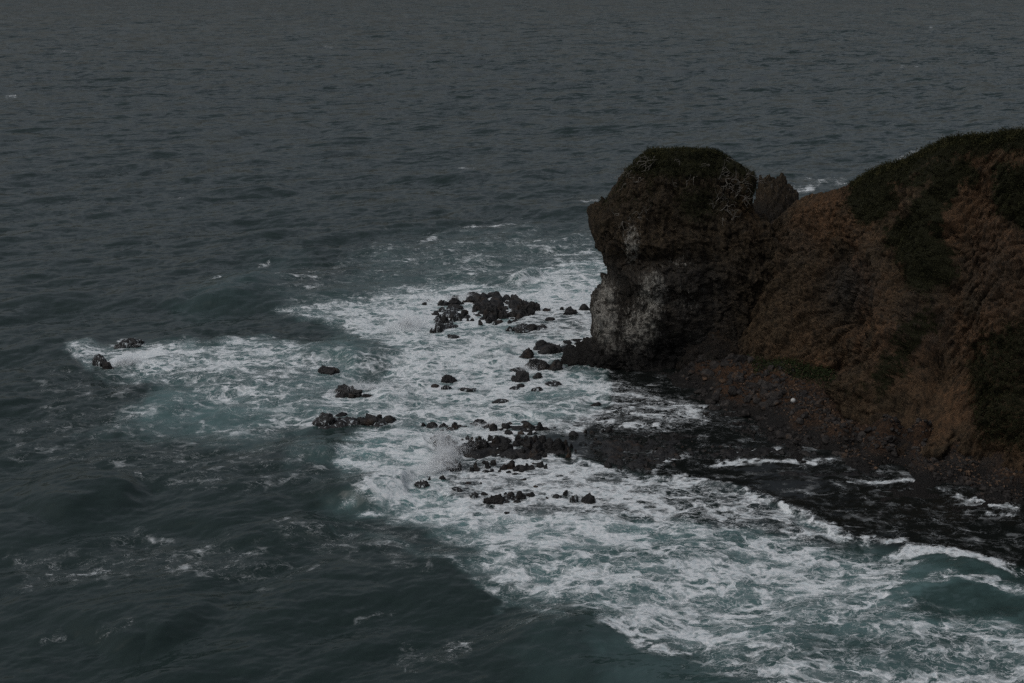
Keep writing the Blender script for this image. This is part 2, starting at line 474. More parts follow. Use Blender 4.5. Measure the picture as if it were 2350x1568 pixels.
cluster((1040, 1030, 4.7), "in the shelf's back row", 'rocks of the back row on the tidal shelf', [
    (90, 168, 62, 42), (180, 188, 122, 72), (305, 178, 110, 45), (365, 182, 45, 30), (455, 188, 95, 65), (300, 222, 50, 22), (425, 205, 70, 25), (370, 215, 40, 20), (515, 170, 60, 20), (725, 170, 190, 25), (920, 222, 112, 78), (870, 165, 32, 25),
    (1045, 195, 112, 62), (1100, 145, 70, 30), (1000, 215, 50, 25), (1085, 262, 95, 55), (1285, 135, 100, 25), (1330, 200, 150, 76), (1455, 220, 92, 82), (1535, 218, 72, 42), (1215, 205, 55, 25), (1232, 262, 80, 44), (1345, 270, 70, 46), (1400, 255, 45, 25), (1630, 192, 35, 16),
    (1860, 286, 110, 56), (1990, 250, 45, 40), (2075, 262, 62, 46), (2195, 240, 46, 36), (2280, 240, 110, 60)])
cluster((1040, 1030, 4.7), "in the shelf's middle row", 'rocks of the middle row on the tidal shelf', [
    (185, 325, 50, 32), (225, 320, 60, 42), (297, 320, 46, 40), (375, 336, 86, 56), (345, 408, 122, 76), (242, 395, 82, 60, 1), (440, 386, 62, 46), (475, 376, 40, 20), (435, 412, 46, 24), (540, 330, 36, 20), (610, 330, 66, 46), (660, 322, 36, 30),
    (715, 350, 42, 42), (752, 330, 46, 42), (470, 505, 122, 96), (560, 465, 110, 90), (650, 416, 124, 78), (650, 505, 144, 72), (790, 462, 205, 124), (875, 336, 72, 56), (960, 392, 124, 98), (990, 346, 82, 56), (1060, 472, 175, 118), (1080, 362, 82, 58),
    (1200, 362, 112, 78), (1190, 402, 92, 62), (1300, 342, 72, 56), (1250, 388, 112, 74), (1380, 382, 104, 98), (1330, 442, 154, 124), (1480, 382, 124, 94), (1440, 482, 164, 124), (1385, 542, 134, 92), (1590, 462, 134, 134), (1690, 472, 154, 148), (1755, 402, 52, 72),
    (1505, 532, 62, 52), (1665, 512, 52, 32), (1155, 556, 102, 62), (1030, 536, 60, 30, 1), (1245, 522, 72, 82), (1290, 556, 112, 32), (1410, 560, 122, 26), (1795, 536, 66, 82), (1795, 472, 46, 52), (1830, 420, 36, 52), (1875, 462, 26, 26), (1995, 386, 30, 20), (2110, 320, 30, 25)],
    {34: 'big upright black rock ending the middle row of the tidal shelf', 33: 'blocky black rock just left of the big upright one on the shelf'})
cluster((1040, 1030, 4.7), "in the row beside the plume", 'rocks of the front row on the tidal shelf', [
    (290, 686, 172, 112), (400, 622, 62, 72), (465, 606, 50, 46), (430, 690, 112, 52), (508, 690, 52, 92), (655, 696, 52, 46), (705, 696, 82, 62), (697, 642, 42, 56), (810, 606, 76, 36), (900, 626, 76, 60), (845, 662, 60, 72), (820, 712, 82, 32, 1), (890, 702, 52, 40, 1),
    (1030, 682, 102, 52), (1120, 666, 102, 86), (1185, 692, 102, 62), (985, 702, 42, 30), (1090, 716, 62, 30), (1230, 706, 62, 42), (1300, 666, 52, 56), (1345, 662, 82, 42), (1380, 612, 52, 16), (1455, 652, 86, 62), (1525, 666, 52, 56), (1155, 736, 62, 26)],
    {0: 'big black rock half hidden by the white splash of the breaker'})
cluster((1040, 1030, 4.7), "on the shelf's front edge", 'rocks along the front edge of the tidal shelf', [
    (310, 792, 72, 42, 1), (155, 802, 36, 36), (60, 892, 170, 76, 1), (610, 846, 72, 30), (765, 842, 30, 20), (1270, 800, 72, 16), (1400, 886, 62, 22), (680, 1012, 112, 62, 1), (800, 976, 82, 36), (920, 1092, 235, 112), (1110, 1026, 132, 82), (1055, 976, 42, 36), (1235, 1026, 112, 88),
    (1340, 996, 102, 46), (1180, 1062, 92, 22), (1850, 1062, 92, 88, 1), (2025, 1072, 162, 102), (1760, 982, 62, 62, 1), (1660, 1012, 122, 42, 1), (1540, 1018, 36, 26), (490, 930, 150, 34, 1), (1060, 1195, 70, 16)],
    {9: 'broad brownish black rock on the front edge of the shelf', 16: 'round topped rock farthest right on the front edge of the shelf'})
cluster((0, 700, 2.35), "in the open surf", 'rocks in the open surf left of the shelf', [
    (740, 398, 170, 46, 1), (790, 396, 62, 30), (578, 506, 112, 58, 1), (625, 522, 76, 36), (1925, 553, 120, 26), (1970, 546, 42, 26), (2035, 692, 175, 64), (2000, 692, 62, 26), (2090, 693, 62, 16), (2150, 690, 70, 18), (1900, 858, 130, 62, 1), (2000, 800, 70, 12), (2140, 852, 92, 42), (2190, 852, 112, 48),
    (2110, 836, 52, 30), (2225, 828, 42, 36), (2290, 838, 74, 36), (1990, 832, 42, 22)],
    {6: 'black hump alone in the white surf with small stones at its foot', 0: 'long low dark rock with water sliding over it, farthest out on the left', 2: 'round dark rock under falling water beside the white burst on the left'})
cluster((900, 650, 3.917), "in the foam before the headland", 'rocks in the foam in front of the headland', [
    (860, 1202, 155, 72), (740, 1246, 82, 30), (840, 1266, 104, 36, 1), (1050, 1292, 170, 36, 1), (1370, 1402, 160, 26, 1), (2310, 1432, 112, 22), (450, 652, 112, 42, 1), (920, 770, 130, 30, 1)],
    {0: 'dark peaked rock in the foam halfway between hump and headland'})

LEDGES = [
    ([(1062, 680), (1110, 672), (1185, 680), (1242, 708), (1236, 726), (1190, 736), (1150, 748), (1110, 745), (1085, 728), (1072, 702)], 2.1, 0, 'broad black ledge under the right half of the outer reef'),
    ([(992, 712), (1040, 692), (1075, 702), (1092, 728), (1060, 742), (1030, 762), (1005, 768), (985, 748)], 1.6, 1, 'black ledge laced with falling water, left half of the outer reef'),
    ([(1160, 752), (1200, 742), (1270, 745), (1255, 760), (1180, 765)], 0.9, 1, 'low half-drowned ledge just below the right end of the outer reef'),
    ([(1205, 800), (1250, 782), (1310, 788), (1335, 800), (1280, 814), (1225, 818)], 1.3, 0, 'flat black slab off the left toe of the headland'),
    ([(1200, 846), (1240, 824), (1290, 836), (1302, 850), (1240, 853)], 1.5, 0, 'humped black ridge right below the flat slab off the headland'),
    ([(1050, 1040), (1090, 1008), (1150, 1004), (1300, 1008), (1312, 1040), (1270, 1062), (1180, 1056), (1060, 1056)], 1.2, 0, 'long black ledge joining the middle row of the tidal shelf'),
    ([(998, 1062), (1058, 1060), (1062, 1082), (1004, 1086)], 1.1, 0, 'short black ledge at the foot of the tall spray plume'),
    ([(1140, 1068), (1270, 1064), (1255, 1086), (1140, 1088)], 0.8, 0, 'low black ledge between plume row and front edge of the shelf'),
    ([(1088, 1145), (1160, 1126), (1232, 1130), (1192, 1150), (1120, 1166)], 1.1, 1, 'brownish washed ledge on the front edge of the shelf'),
    ([(1285, 1140), (1362, 1132), (1362, 1156), (1300, 1158)], 0.9, 1, 'washed ledge farthest right on the front edge of the shelf'),
    ([(753, 908), (792, 888), (832, 902), (826, 914), (770, 916)], 1.7, 0, 'rough black base of the lone hump in the surf'),
    ([(710, 980), (760, 958), (908, 954), (902, 970), (850, 980), (740, 988)], 0.8, 1, 'long washed ledge ending the dark water left of the splash'),
    ([(722, 856), (778, 848), (776, 858), (735, 862)], 0.7, 0, 'small flat black ledge in the foam above the lone hump'),
    ([(975, 980), (1110, 966), (1250, 970), (1300, 985), (1230, 994), (1020, 990)], 0.45, 0, 'thin broken ledge under the back row of the tidal shelf'),
    ([(1365, 1012), (1480, 992), (1570, 1005), (1565, 1050), (1480, 1078), (1385, 1072)], 0.75, 0, 'broad dark brown ledge right of the upright rocks on the shelf'),
    ([(1590, 1036), (1740, 1022), (1900, 1034), (1960, 1052), (1780, 1052), (1620, 1062)], 0.5, 0, 'narrow dark ledge behind the longest foam line near the beach'),
    ([(1690, 1080), (1900, 1070), (2150, 1092), (2050, 1100), (1800, 1098)], 0.25, 0, 'barely dry ledge in front of the longest foam line')]


# ------------------------------------------------------------------ the sea
GX0, GY0, GS = -300.0, -40.0, 3.0
gx = np.arange(GX0, 2700, GS); gy = np.arange(GY0, 1680, GS)
CX, CY = np.meshgrid(gx, gy)
wob = (fbm2(CX / 60, CY / 24, 5, 31) - 0.5)
wob2 = (fbm2(CX / 60 + 40, CY / 24 + 9, 5, 37) - 0.5)
WX, WY = CX + wob * 110, CY + wob2 * 48
foam_c = np.zeros(CX.shape); aer_c = np.zeros(CX.shape); calm_c = np.zeros(CX.shape)


def paint(layer, poly, val, feather, mode='max', warp=1.0):
    d = poly_sdf(CX + (WX - CX) * warp, (CY + (WY - CY) * warp), poly)
    m = val * sstep(feather, -feather, d)
    if mode == 'max': np.maximum(layer, m, out=layer)
    elif mode == 'mul': layer *= 1 - m
    else: layer += m


speck = fbm2(CX / 16 + 70, CY / 6 + 20, 4, 43, 0.6)
def stroke(layer, pts, val, width, warp=0.4, taper=True):
    d, t = seg_dist(CX + (WX - CX) * warp, (CY + (WY - CY) * warp) , pts)
    e = np.minimum(1, np.minimum(t, 1 - t) * 6 + 0.25) if taper else 1
    if val < 0.7 and pts[0][1] > 900 and pts[0][0] < 1100: val *= 0.52; width *= 1.7
    br = 1.0 if val >= 1 else np.clip(0.1 + 1.9 * (speck - 0.12), 0, 1.15)
    np.maximum(layer, val * e * br * sstep(width * 1.3, width * 0.1, d), out=layer)


# broken water round the reef and the headland
paint(foam_c, [(640, 705), (770, 690), (880, 655), (1010, 640), (1140, 655), (1290, 600), (1420, 590), (1420, 780), (1300, 840), (1410, 860), (1410, 905), (1370, 935), (1200, 950), (1080, 965), (930, 985), (850, 955), (700, 965), (690, 930), (760, 880), (900, 860), (870, 800), (800, 745)], 0.62, 34)
paint(foam_c, [(920, 690), (1010, 670), (1120, 665), (1390, 640), (1380, 700), (1300, 760), (1180, 770), (1000, 775), (920, 745)], 0.86, 22)
paint(foam_c, [(870, 550), (1180, 520), (1400, 525), (1400, 610), (1130, 660), (880, 660), (740, 660)], 0.24, 60)
paint(foam_c, [(1270, 600), (1400, 590), (1400, 660), (1230, 650)], 0.62, 20)
paint(foam_c, [(250, 845), (300, 800), (420, 785), (620, 775), (720, 800), (700, 850), (560, 860), (400, 850)], 0.58, 24)
paint(foam_c, [(230, 850), (330, 790), (720, 775), (860, 800), (880, 860), (760, 900), (740, 960), (640, 1000), (480, 960), (430, 890), (330, 880)], 0.40, 34)
paint(foam_c, [(430, 900), (640, 960), (740, 970), (620, 1010), (430, 960), (250, 980), (160, 1000), (280, 950)], 0.26, 26)
paint(foam_c, [(140, 800), (210, 790), (300, 800), (300, 840), (200, 845)], 0.42, 12)
paint(foam_c, [(760, 1030), (850, 990), (980, 975), (1020, 1030), (1000, 1090), (870, 1120), (780, 1060)], 0.74, 18)
paint(foam_c, [(800, 1148), (880, 1105), (1010, 1060), (1060, 1120), (1120, 1160), (1300, 1180), (1480, 1190), (1500, 1260), (1300, 1280), (1150, 1250), (1020, 1210), (900, 1185)], 0.70, 18)
paint(foam_c, [(960, 1200), (1200, 1190), (1500, 1170), (1740, 1180), (1960, 1260), (2110, 1290), (2080, 1370), (1880, 1430), (1790, 1500), (1560, 1500), (1400, 1440), (1290, 1400), (1200, 1350), (1090, 1280)], 0.52, 38)
paint(foam_c, [(1480, 1250), (1760, 1220), (1990, 1280), (2080, 1300), (2020, 1370), (1850, 1420), (1700, 1400), (1560, 1340)], 0.54, 48)
paint(foam_c, [(1500, 1490), (1800, 1410), (2000, 1380), (2350, 1440), (2500, 1568), (2400, 1620), (1700, 1580)], 0.36, 36)
paint(foam_c, [(1000, 1070), (1320, 1060), (1520, 1100), (1540, 1180), (1350, 1190), (1100, 1160), (1010, 1110)], 0.58, 18)
paint(foam_c, [(1320, 1080), (1510, 1095), (1690, 1118), (1790, 1160), (1950, 1230), (1800, 1230), (1500, 1200)], 0.46, 8, warp=0.25)
paint(foam_c, [(960, 955), (1180, 935), (1390, 930), (1360, 985), (1180, 1010), (1300, 1060), (1000, 1075), (960, 1000)], 0.62, 16)
paint(foam_c, [(1060, 1280), (1180, 1340), (1290, 1410), (1300, 1470), (1230, 1420), (1060, 1310), (900, 1250), (760, 1210)], 0.28, 20)
# thin foam over the dark rock flat
paint(foam_c, [(1390, 880), (1540, 900), (1640, 930), (1600, 975), (1500, 985), (1320, 1000), (1240, 980), (1330, 940)], 0.36, 18)
paint(foam_c, [(1400, 855), (1570, 850), (1760, 990), (1960, 1040), (2350, 1150), (2400, 1300), (2200, 1270), (1960, 1232), (1800, 1160), (1520, 1090), (1310, 1060), (1300, 980), (1400, 950)], 0.13, 14, warp=0.3)
for pts, v, w in [
        ([(1330, 972), (1380, 966), (1440, 975), (1560, 984)], 0.95, 13), ([(1480, 960), (1580, 962), (1600, 950), (1540, 935)], 0.62, 10),
        ([(1620, 1068), (1700, 1056), (1800, 1056), (1950, 1060)], 0.95, 11), ([(1660, 1040), (1740, 1035), (1800, 1020)], 0.6, 8),
        ([(1520, 1105), (1505, 1080), (1530, 1060), (1590, 1040)], 0.6, 8), ([(1310, 1035), (1330, 1060), (1420, 1078)], 0.55, 6),
        ([(1920, 1105), (2060, 1102), (2130, 1112)], 0.66, 7), ([(2140, 1118), (2220, 1140)], 0.5, 8), ([(2210, 1145), (2290, 1150), (2350, 1172)], 0.8, 11),
        ([(2260, 1172), (2350, 1180)], 0.6, 8), ([(1960, 1235), (2070, 1240), (2130, 1258)], 0.55, 10), ([(1840, 1140), (1880, 1132), (1940, 1130)], 0.5, 6)]:
    stroke(foam_c, pts, v, w)
aer_base = foam_c.copy()
for poly, v in [([(20, 1270), (400, 1215), (720, 1300), (640, 1360), (300, 1345), (40, 1360)], 0.17), ([(0, 960), (450, 890), (820, 1000), (900, 1110), (560, 1140), (0, 1060)], 0.14), ([(640, 1180), (900, 1190), (1090, 1300), (900, 1320), (640, 1260)], 0.15),
                ([(120, 820), (430, 880), (380, 930), (100, 960), (60, 880)], 0.14), ([(560, 640), (900, 560), (1100, 510), (1200, 515), (900, 640), (680, 690)], 0.16), ([(900, 1470), (1090, 1460), (1110, 1540), (900, 1550)], 0.15)]:
    paint(foam_c, poly, v, 40)
# crests, leading edges and wind-drawn lines
for pts, v, w in [
        ([(815, 1140), (870, 1110), (950, 1088), (1010, 1060), (1005, 1010)], 1.0, 26), ([(1175, 645), (1200, 630), (1232, 618)], 1.0, 12),
        ([(1150, 655), (1230, 625), (1330, 600)], 0.6, 12),
        ([(1510, 1094), (1690, 1117), (1800, 1160), (1960, 1234)], 0.85, 10), ([(2050, 1268), (2150, 1262), (2230, 1278), (2350, 1312)], 0.85, 16),
        ([(2080, 1300), (2040, 1370), (1930, 1420), (1840, 1440)], 0.85, 26), ([(2110, 1345), (2200, 1325), (2290, 1345), (2400, 1362)], 0.8, 16),
        ([(1430, 1480), (1540, 1500), (1700, 1490), (1860, 1510)], 0.8, 15), ([(1380, 1440), (1480, 1470), (1640, 1420)], 0.55, 18),
        ([(250, 838), (300, 818), (380, 808)], 1.0, 18), ([(270, 778), (320, 792)], 0.9, 8), ([(690, 975), (740, 965), (800, 955)], 0.85, 10),
        ([(760, 900), (860, 885), (950, 868)], 0.9, 16), ([(585, 603), (628, 598)], 0.42, 5), ([(470, 660), (510, 640)], 0.5, 7),
        ([(20, 1024), (60, 1026)], 0.5, 6), ([(180, 1000), (330, 960), (440, 925)], 0.5, 8), ([(480, 940), (470, 965), (520, 985), (640, 970)], 0.6, 9),
        ([(60, 1330), (120, 1310), (160, 1290)], 0.48, 9), ([(140, 1328), (260, 1310)], 0.62, 7), ([(210, 1245), (330, 1225), (380, 1240)], 0.38, 12),
        ([(600, 1215), (680, 1190)], 0.5, 6), ([(570, 1330), (700, 1310), (760, 1320)], 0.36, 12), ([(1010, 1500), (1050, 1475), (1085, 1485), (1070, 1520), (1000, 1520)], 0.55, 13),
        ([(940, 1540), (970, 1545)], 0.55, 8), ([(100, 1480), (160, 1452)], 0.36, 10), ([(230, 1470), (320, 1455)], 0.32, 10), ([(800, 1420), (900, 1390)], 0.36, 7),
        ([(300, 1100), (318, 1096), (328, 1108)], 0.55, 6), ([(590, 1125), (640, 1100), (700, 1095)], 0.34, 14), ([(600, 1080), (720, 1050)], 0.36, 10),
        ([(1060, 520), (1130, 512), (1200, 520)], 0.66, 6), ([(940, 552), (1010, 545)], 0.5, 6), ([(1320, 462), (1385, 464)], 0.6, 4), ([(1830, 408), (1950, 428)], 0.36, 12),
        ([(1810, 440), (1880, 432)], 0.65, 8), ([(2030, 380), (2100, 352), (2180, 330)], 0.45, 8), ([(415, 456), (445, 452)], 0.55, 4), ([(620, 640), (760, 640)], 0.42, 8),
        ([(690, 665), (760, 655)], 0.45, 7), ([(0, 222), (40, 218)], 0.5, 4), ([(120, 120), (180, 118)], 0.4, 3), ([(2125, 60), (2140, 57)], 0.7, 3), ([(740, 105), (770, 105)], 0.4, 3), ([(2060, 150), (2130, 152)], 0.34, 4)]:
    stroke(foam_c, pts, v, w)
# openings in the foam
for poly, v in [([(720, 770), (800, 750), (860, 800), (830, 850), (760, 830)], 0.45), ([(1060, 700), (1230, 760), (1330, 760), (1280, 790), (1150, 770)], 0.35),
                ([(1000, 1172), (1100, 1200), (1160, 1240), (1080, 1250), (960, 1210)], 0.3), ([(2120, 1370), (2220, 1350), (2350, 1368), (2350, 1420), (2200, 1440), (2090, 1420)], 0.3),
                ([(1180, 725), (1350, 715), (1350, 760), (1200, 755)], 0.35), ([(680, 985), (860, 985), (800, 1010), (700, 1015)], 0.6)]:
    paint(foam_c, poly, v, 16, 'mul')
# air-filled green water
aer_c = np.clip(aer_base * 1.0 - 0.06, 0, 0.75)
for poly, v in [([(420, 710), (520, 640), (660, 595), (660, 650), (520, 700)], 0.16), ([(380, 860), (640, 850), (820, 760), (880, 830), (760, 960), (560, 1010), (300, 980)], 0.46),
                ([(1060, 1270), (1320, 1180), (2100, 1280), (2400, 1350), (2400, 1480), (1800, 1500), (1440, 1470), (1300, 1390), (1150, 1320)], 0.44), ([(1330, 1450), (1800, 1480), (2400, 1470), (2400, 1640), (1420, 1640)], 0.2),
                ([(690, 1030), (780, 1025), (800, 1055), (700, 1055)], 0.4), ([(780, 1160), (820, 1125), (870, 1120), (860, 1170)], 0.34), ([(830, 1090), (1000, 1030), (1000, 1075), (880, 1105)], 0.65),
                ([(640, 700), (900, 600), (1400, 540), (1400, 640), (900, 720)], 0.22), ([(1200, 1420), (1300, 1430), (1500, 1520), (1900, 1568), (1200, 1600)], 0.07)]:
    paint(aer_c, poly, v, 55)
paint(aer_c, [(2120, 1370), (2220, 1350), (2350, 1368), (2350, 1420), (2200, 1440), (2090, 1420)], 0.6, 14, 'mul')
# sheltered water over the dark rock shelf
paint(calm_c, [(1400, 845), (1620, 820), (2420, 1000), (2500, 1330), (2250, 1285), (1960, 1235), (1800, 1165), (1690, 1118), (1510, 1094), (1320, 1050), (1290, 1000), (1330, 960), (1400, 930)], 1.0, 8, warp=0.2)
paint(calm_c, [(1000, 1060), (1320, 1050), (1520, 1090), (1700, 1118), (1800, 1165), (1960, 1240), (1500, 1190), (1080, 1170)], 0.75, 14)
paint(calm_c, [(1180, 715), (1370, 705), (1370, 780), (1220, 765)], 0.55, 10)
paint(calm_c, [(1330, 955), (1180, 990), (1000, 1000), (1000, 1070), (1330, 1060)], 0.6, 12)
aer_c *= 1 - 0.9 * calm_c
del WX, WY


rock_c = np.zeros(CX.shape)
for (ox, oy, sx), _w, _g, rocks, *_s in CLUSTERS:
    kk = 2350 / 2560
    for r in rocks:
        rx, ry, rw = (ox + r[0] / sx) * kk, (oy + r[1] / sx) * kk, r[2] / sx * kk
        i0, i1 = np.searchsorted(gx, [rx - rw * 2 - 20, rx + rw * 2 + 20]); j0, j1 = np.searchsorted(gy, [ry - rw - 30, ry + rw + 24])
        q = np.hypot((CX[j0:j1, i0:i1] - rx) / (rw * 0.9 + 8), (CY[j0:j1, i0:i1] - ry + rw * 0.1) / (rw * 0.42 + 6))
        rock_c[j0:j1, i0:i1] = np.maximum(rock_c[j0:j1, i0:i1], sstep(1.35, 0.7, q))


for lp, *_l in LEDGES: rock_c = np.maximum(rock_c, 0.9 * sstep(8, -4, poly_sdf(CX, CY, lp)))


def lookup(layer, x, y):
    fx = np.clip((x - GX0) / GS, 0, len(gx) - 1.001); fy = np.clip((y - GY0) / GS, 0, len(gy) - 1.001)
    i = fx.astype(int); j = fy.astype(int); fx = fx - i; fy = fy - j
    v = (layer[j, i] * (1 - fx) + layer[j, i + 1] * fx) * (1 - fy) + (layer[j + 1, i] * (1 - fx) + layer[j + 1, i + 1] * fx) * fy
    edge = (x > GX0) & (x < gx[-1]) & (y > GY0) & (y < gy[-1])
    return v * edge


def ocean(N, L, theta, lp, hs, kmin, kmax, spread, seed):
    """one tile of a random wind sea: height and sideways drift"""
    k1 = 2 * np.pi * np.fft.fftfreq(N, L / N)
    kx, ky = np.meshgrid(k1, k1, indexing='ij')
    k = np.hypot(kx, ky); k[0, 0] = 1
    kp = 2 * np.pi / lp
    P = k ** -4.0 * np.exp(-1.25 * (kp / k) ** 2) * np.abs(np.cos((np.arctan2(ky, kx) - theta) / 2)) ** (2 * spread)
    P *= (k > kmin) & (k < kmax); P[0, 0] = 0
    g = np.random.default_rng(seed)
    Hk = (g.normal(size=(N, N)) + 1j * g.normal(size=(N, N))) * np.sqrt(P)
    h = np.fft.ifft2(Hk).real
    s = hs / 4 / h.std()
    ex = np.fft.ifft2(-1j * kx / k * Hk).real * s; ey = np.fft.ifft2(-1j * ky / k * Hk).real * s
    return (h * s).astype(np.float32), ex.astype(np.float32), ey.astype(np.float32), L


def tile(T, x, y, L):
    n = T.shape[0]
    fx = (x / L * n) % n; fy = (y / L * n) % n
    i = fx.astype(int) % n; j = fy.astype(int) % n; fx = (fx - np.floor(fx)).astype(np.float32); fy = (fy - np.floor(fy)).astype(np.float32)
    i1 = (i + 1) % n; j1 = (j + 1) % n
    return (T[i, j] * (1 - fx) + T[i1, j] * fx) * (1 - fy) + (T[i, j1] * (1 - fx) + T[i1, j1] * fx) * fy


ys_px = np.concatenate([np.arange(725, -8, -1.0)])
v_ = (ys_px - 341.5) / F
Yrow = (CP - v_ * SP) * H / (SP + v_ * CP)
Yrow = np.concatenate([np.linspace(25, Yrow[0], 16)[:-1], Yrow, np.geomspace(Yrow[-1], 30000, 46)[1:]])
s_in = np.linspace(-0.43, 0.43, 930)
s_out = 0.43 * (3.6 / 0.43) ** (np.arange(1, 26) / 25)
S = np.concatenate([-s_out[::-1], s_in, s_out])
X = (S[None, :] * Yrow[:, None]); Y = np.repeat(Yrow[:, None], len(S), 1)
nr, nc = X.shape
cx, cy = chart(X, Y, np.zeros_like(X))
foam_v = lookup(foam_c, cx, cy); aer_v = lookup(aer_c, cx, cy); calm_v = lookup(calm_c, cx, cy); rock_v = lookup(rock_c, cx, cy)
SWELL = R(-56)
o1 = ocean(1024, 420.0, SWELL, 38.0, 1.6, 2 * np.pi / 130, 2 * np.pi / 6.0, 6, 11)
o2 = ocean(512, 53.0, SWELL + 0.25, 6.0, 0.18, 2 * np.pi / 6.0, 2 * np.pi / 0.5, 5, 12)
f1 = sstep(2300, 700, Y) * (1 - 0.9 * calm_v) * (1 - 0.35 * sstep(0.3, 0.8, foam_v))
f2 = sstep(700, 300, Y) * (1 - 0.75 * calm_v) * (1 + 1.0 * sstep(150, 240, Y))
Xr, Yr = X * math.cos(0.4) - Y * math.sin(0.4), X * math.sin(0.4) + Y * math.cos(0.4)
gust = 0.65 + 0.7 * fbm2(X / 55, Y / 55, 3, 77)
Z = f1 * tile(o1[0], X, Y, 420.0) + gust * f2 * tile(o2[0], Xr, Yr, 53.0)
dX = 0.9 * f1 * tile(o1[1], X, Y, 420.0) + 0.6 * f2 * tile(o2[1], Xr, Yr, 53.0)
dY = 0.9 * f1 * tile(o1[2], X, Y, 420.0) + 0.6 * f2 * tile(o2[2], Xr, Yr, 53.0)
# single swells and breakers: crest line, height, length of the front and of the back
wv = fbm2(X / 7, Y / 7, 3, 91) - 0.5
for pts, amp, wf, wb in [
        ([(790, 1165), (835, 1140), (890, 1120), (950, 1108), (1000, 1080)], 1.5, 2.6, 6.0), ([(430, 715), (520, 685), (590, 645), (645, 622)], 1.6, 6.0, 11.0),
        ([(1172, 660), (1205, 645), (1245, 632)], 2.0, 1.6, 3.5), ([(60, 1200), (220, 1150), (325, 1118)], 1.8, 4.0, 11.0), ([(1310, 1365), (1300, 1430), (1240, 1510), (1210, 1580)], 0.7, 5.0, 9.0),
        ([(520, 1265), (640, 1225), (780, 1180)], 1.3, 3.6, 10.0), ([(230, 1500), (340, 1450), (430, 1475)], 1.3, 3.4, 9.0), ([(690, 1062), (720, 1042), (800, 1050)], 1.0, 2.0, 4.0),
        ([(1515, 1097), (1690, 1120), (1800, 1164), (1962, 1240)], 0.35, 0.35, 3.0), ([(2040, 1276), (2200, 1278), (2350, 1322)], 0.32, 1.0, 2.5), ([(2060, 1420), (2130, 1370), (2350, 1370)], 0.12, 4.0, 5.0),
        ([(710, 790), (790, 825), (850, 850)], 1.1, 4.0, 6.0), ([(940, 600), (1080, 590), (1180, 610)], 0.9, 3.5, 5.0), ([(560, 860), (640, 900), (760, 880)], 0.7, 4.0, 6.0)]:
    w = [tuple(map(float, ground(*p))) for p in pts]
    xs = [p[0] for p in w]; yy = [p[1] for p in w]; m = 3 * wb + 4
    sel = (X > min(xs) - m) & (X < max(xs) + m) & (Y > min(yy) - m) & (Y < max(yy) + m)
    px, py = X[sel], Y[sel]
    d, t = seg_dist(px + wv[sel] * 2.5, py + wv[sel] * 2.5, w)
    # the breaking side looks down-wave (to the right and towards the shore)
    a = np.array(w[0]); b = np.array(w[-1]); n = np.array([b[1] - a[1], -(b[0] - a[0])]); n /= np.hypot(*n)
    ti = np.clip(t * (len(w) - 1), 0, len(w) - 1.001); i0 = ti.astype(int); fr = ti - i0; wa = np.array(w)
    q = wa[i0] * (1 - fr)[:, None] + wa[i0 + 1] * fr[:, None]
    side = (px - q[:, 0]) * n[0] + (py - q[:, 1]) * n[1]
    wid = np.where(side > 0, wf, wb)
    env = sstep(-0.02, 0.3, t) * sstep(1.02, 0.7, t)
    env = np.where((t <= 0.001) | (t >= 0.999), 0.05, np.maximum(env, 0.05))
    Z[sel] += amp * env * np.exp(-(d / wid) ** 2)
# heaped, boiling foam
boil = (fbm2(X / 1.5, Y / 1.5, 4, 55) - 0.45) * 0.9 + (fbm2(X / 5, Y / 5, 2, 65) - 0.5) * 1.0
Z += boil * 0.5 * sstep(0.35, 0.95, foam_v) * sstep(600, 300, Y) * (1 - 0.7 * calm_v)
Z *= 1 - 0.92 * rock_v; dX *= 1 - rock_v; dY *= 1 - rock_v
Z -= 0.05 * rock_v
# whitecaps where the crests fold
curl = tile(o1[0], X, Y, 420.0) + 0.5 * tile(o2[0], Xr, Yr, 53.0) * sstep(520, 230, Y)
cap = sstep(1.05, 1.5, curl) * 0.45 * sstep(0.50, 0.66, fbm2(X / 40, Y / 40, 3, 41)) * sstep(2500, 500, Y)
foam_v = np.maximum(foam_v, cap * (calm_v < 0.1))
far_v = sstep(220, 900, Y) * 0.92 + 0.08
co = np.stack([X + dX, Y + dY, Z], -1).reshape(-1, 3)
put('sea', co, grid_faces(nr, nc)[:, ::1], M_SEA, label='grey green sea with white foam breaking round the headland', cat='sea', kind='structure',
    attrs=dict(foam=foam_v, aer=aer_v, calm=calm_v, far=far_v))


def sea_z(x, y): return 0.0


# ------------------------------------------------------------------ the headland (seaward knob)
def interp(tab, y):
    a = np.array(tab, float); return np.interp(y, a[:, 0], a[:, 1])


def smooth_tab(tab, y, w):
    yy = np.linspace(330, 900, 571); v = interp(tab, yy); k = np.exp(-np.linspace(-2, 2, 2 * w + 1) ** 2); k /= k.sum()
    v = np.convolve(np.pad(v, w, mode='edge'), k, 'valid'); return np.interp(y, yy, v)


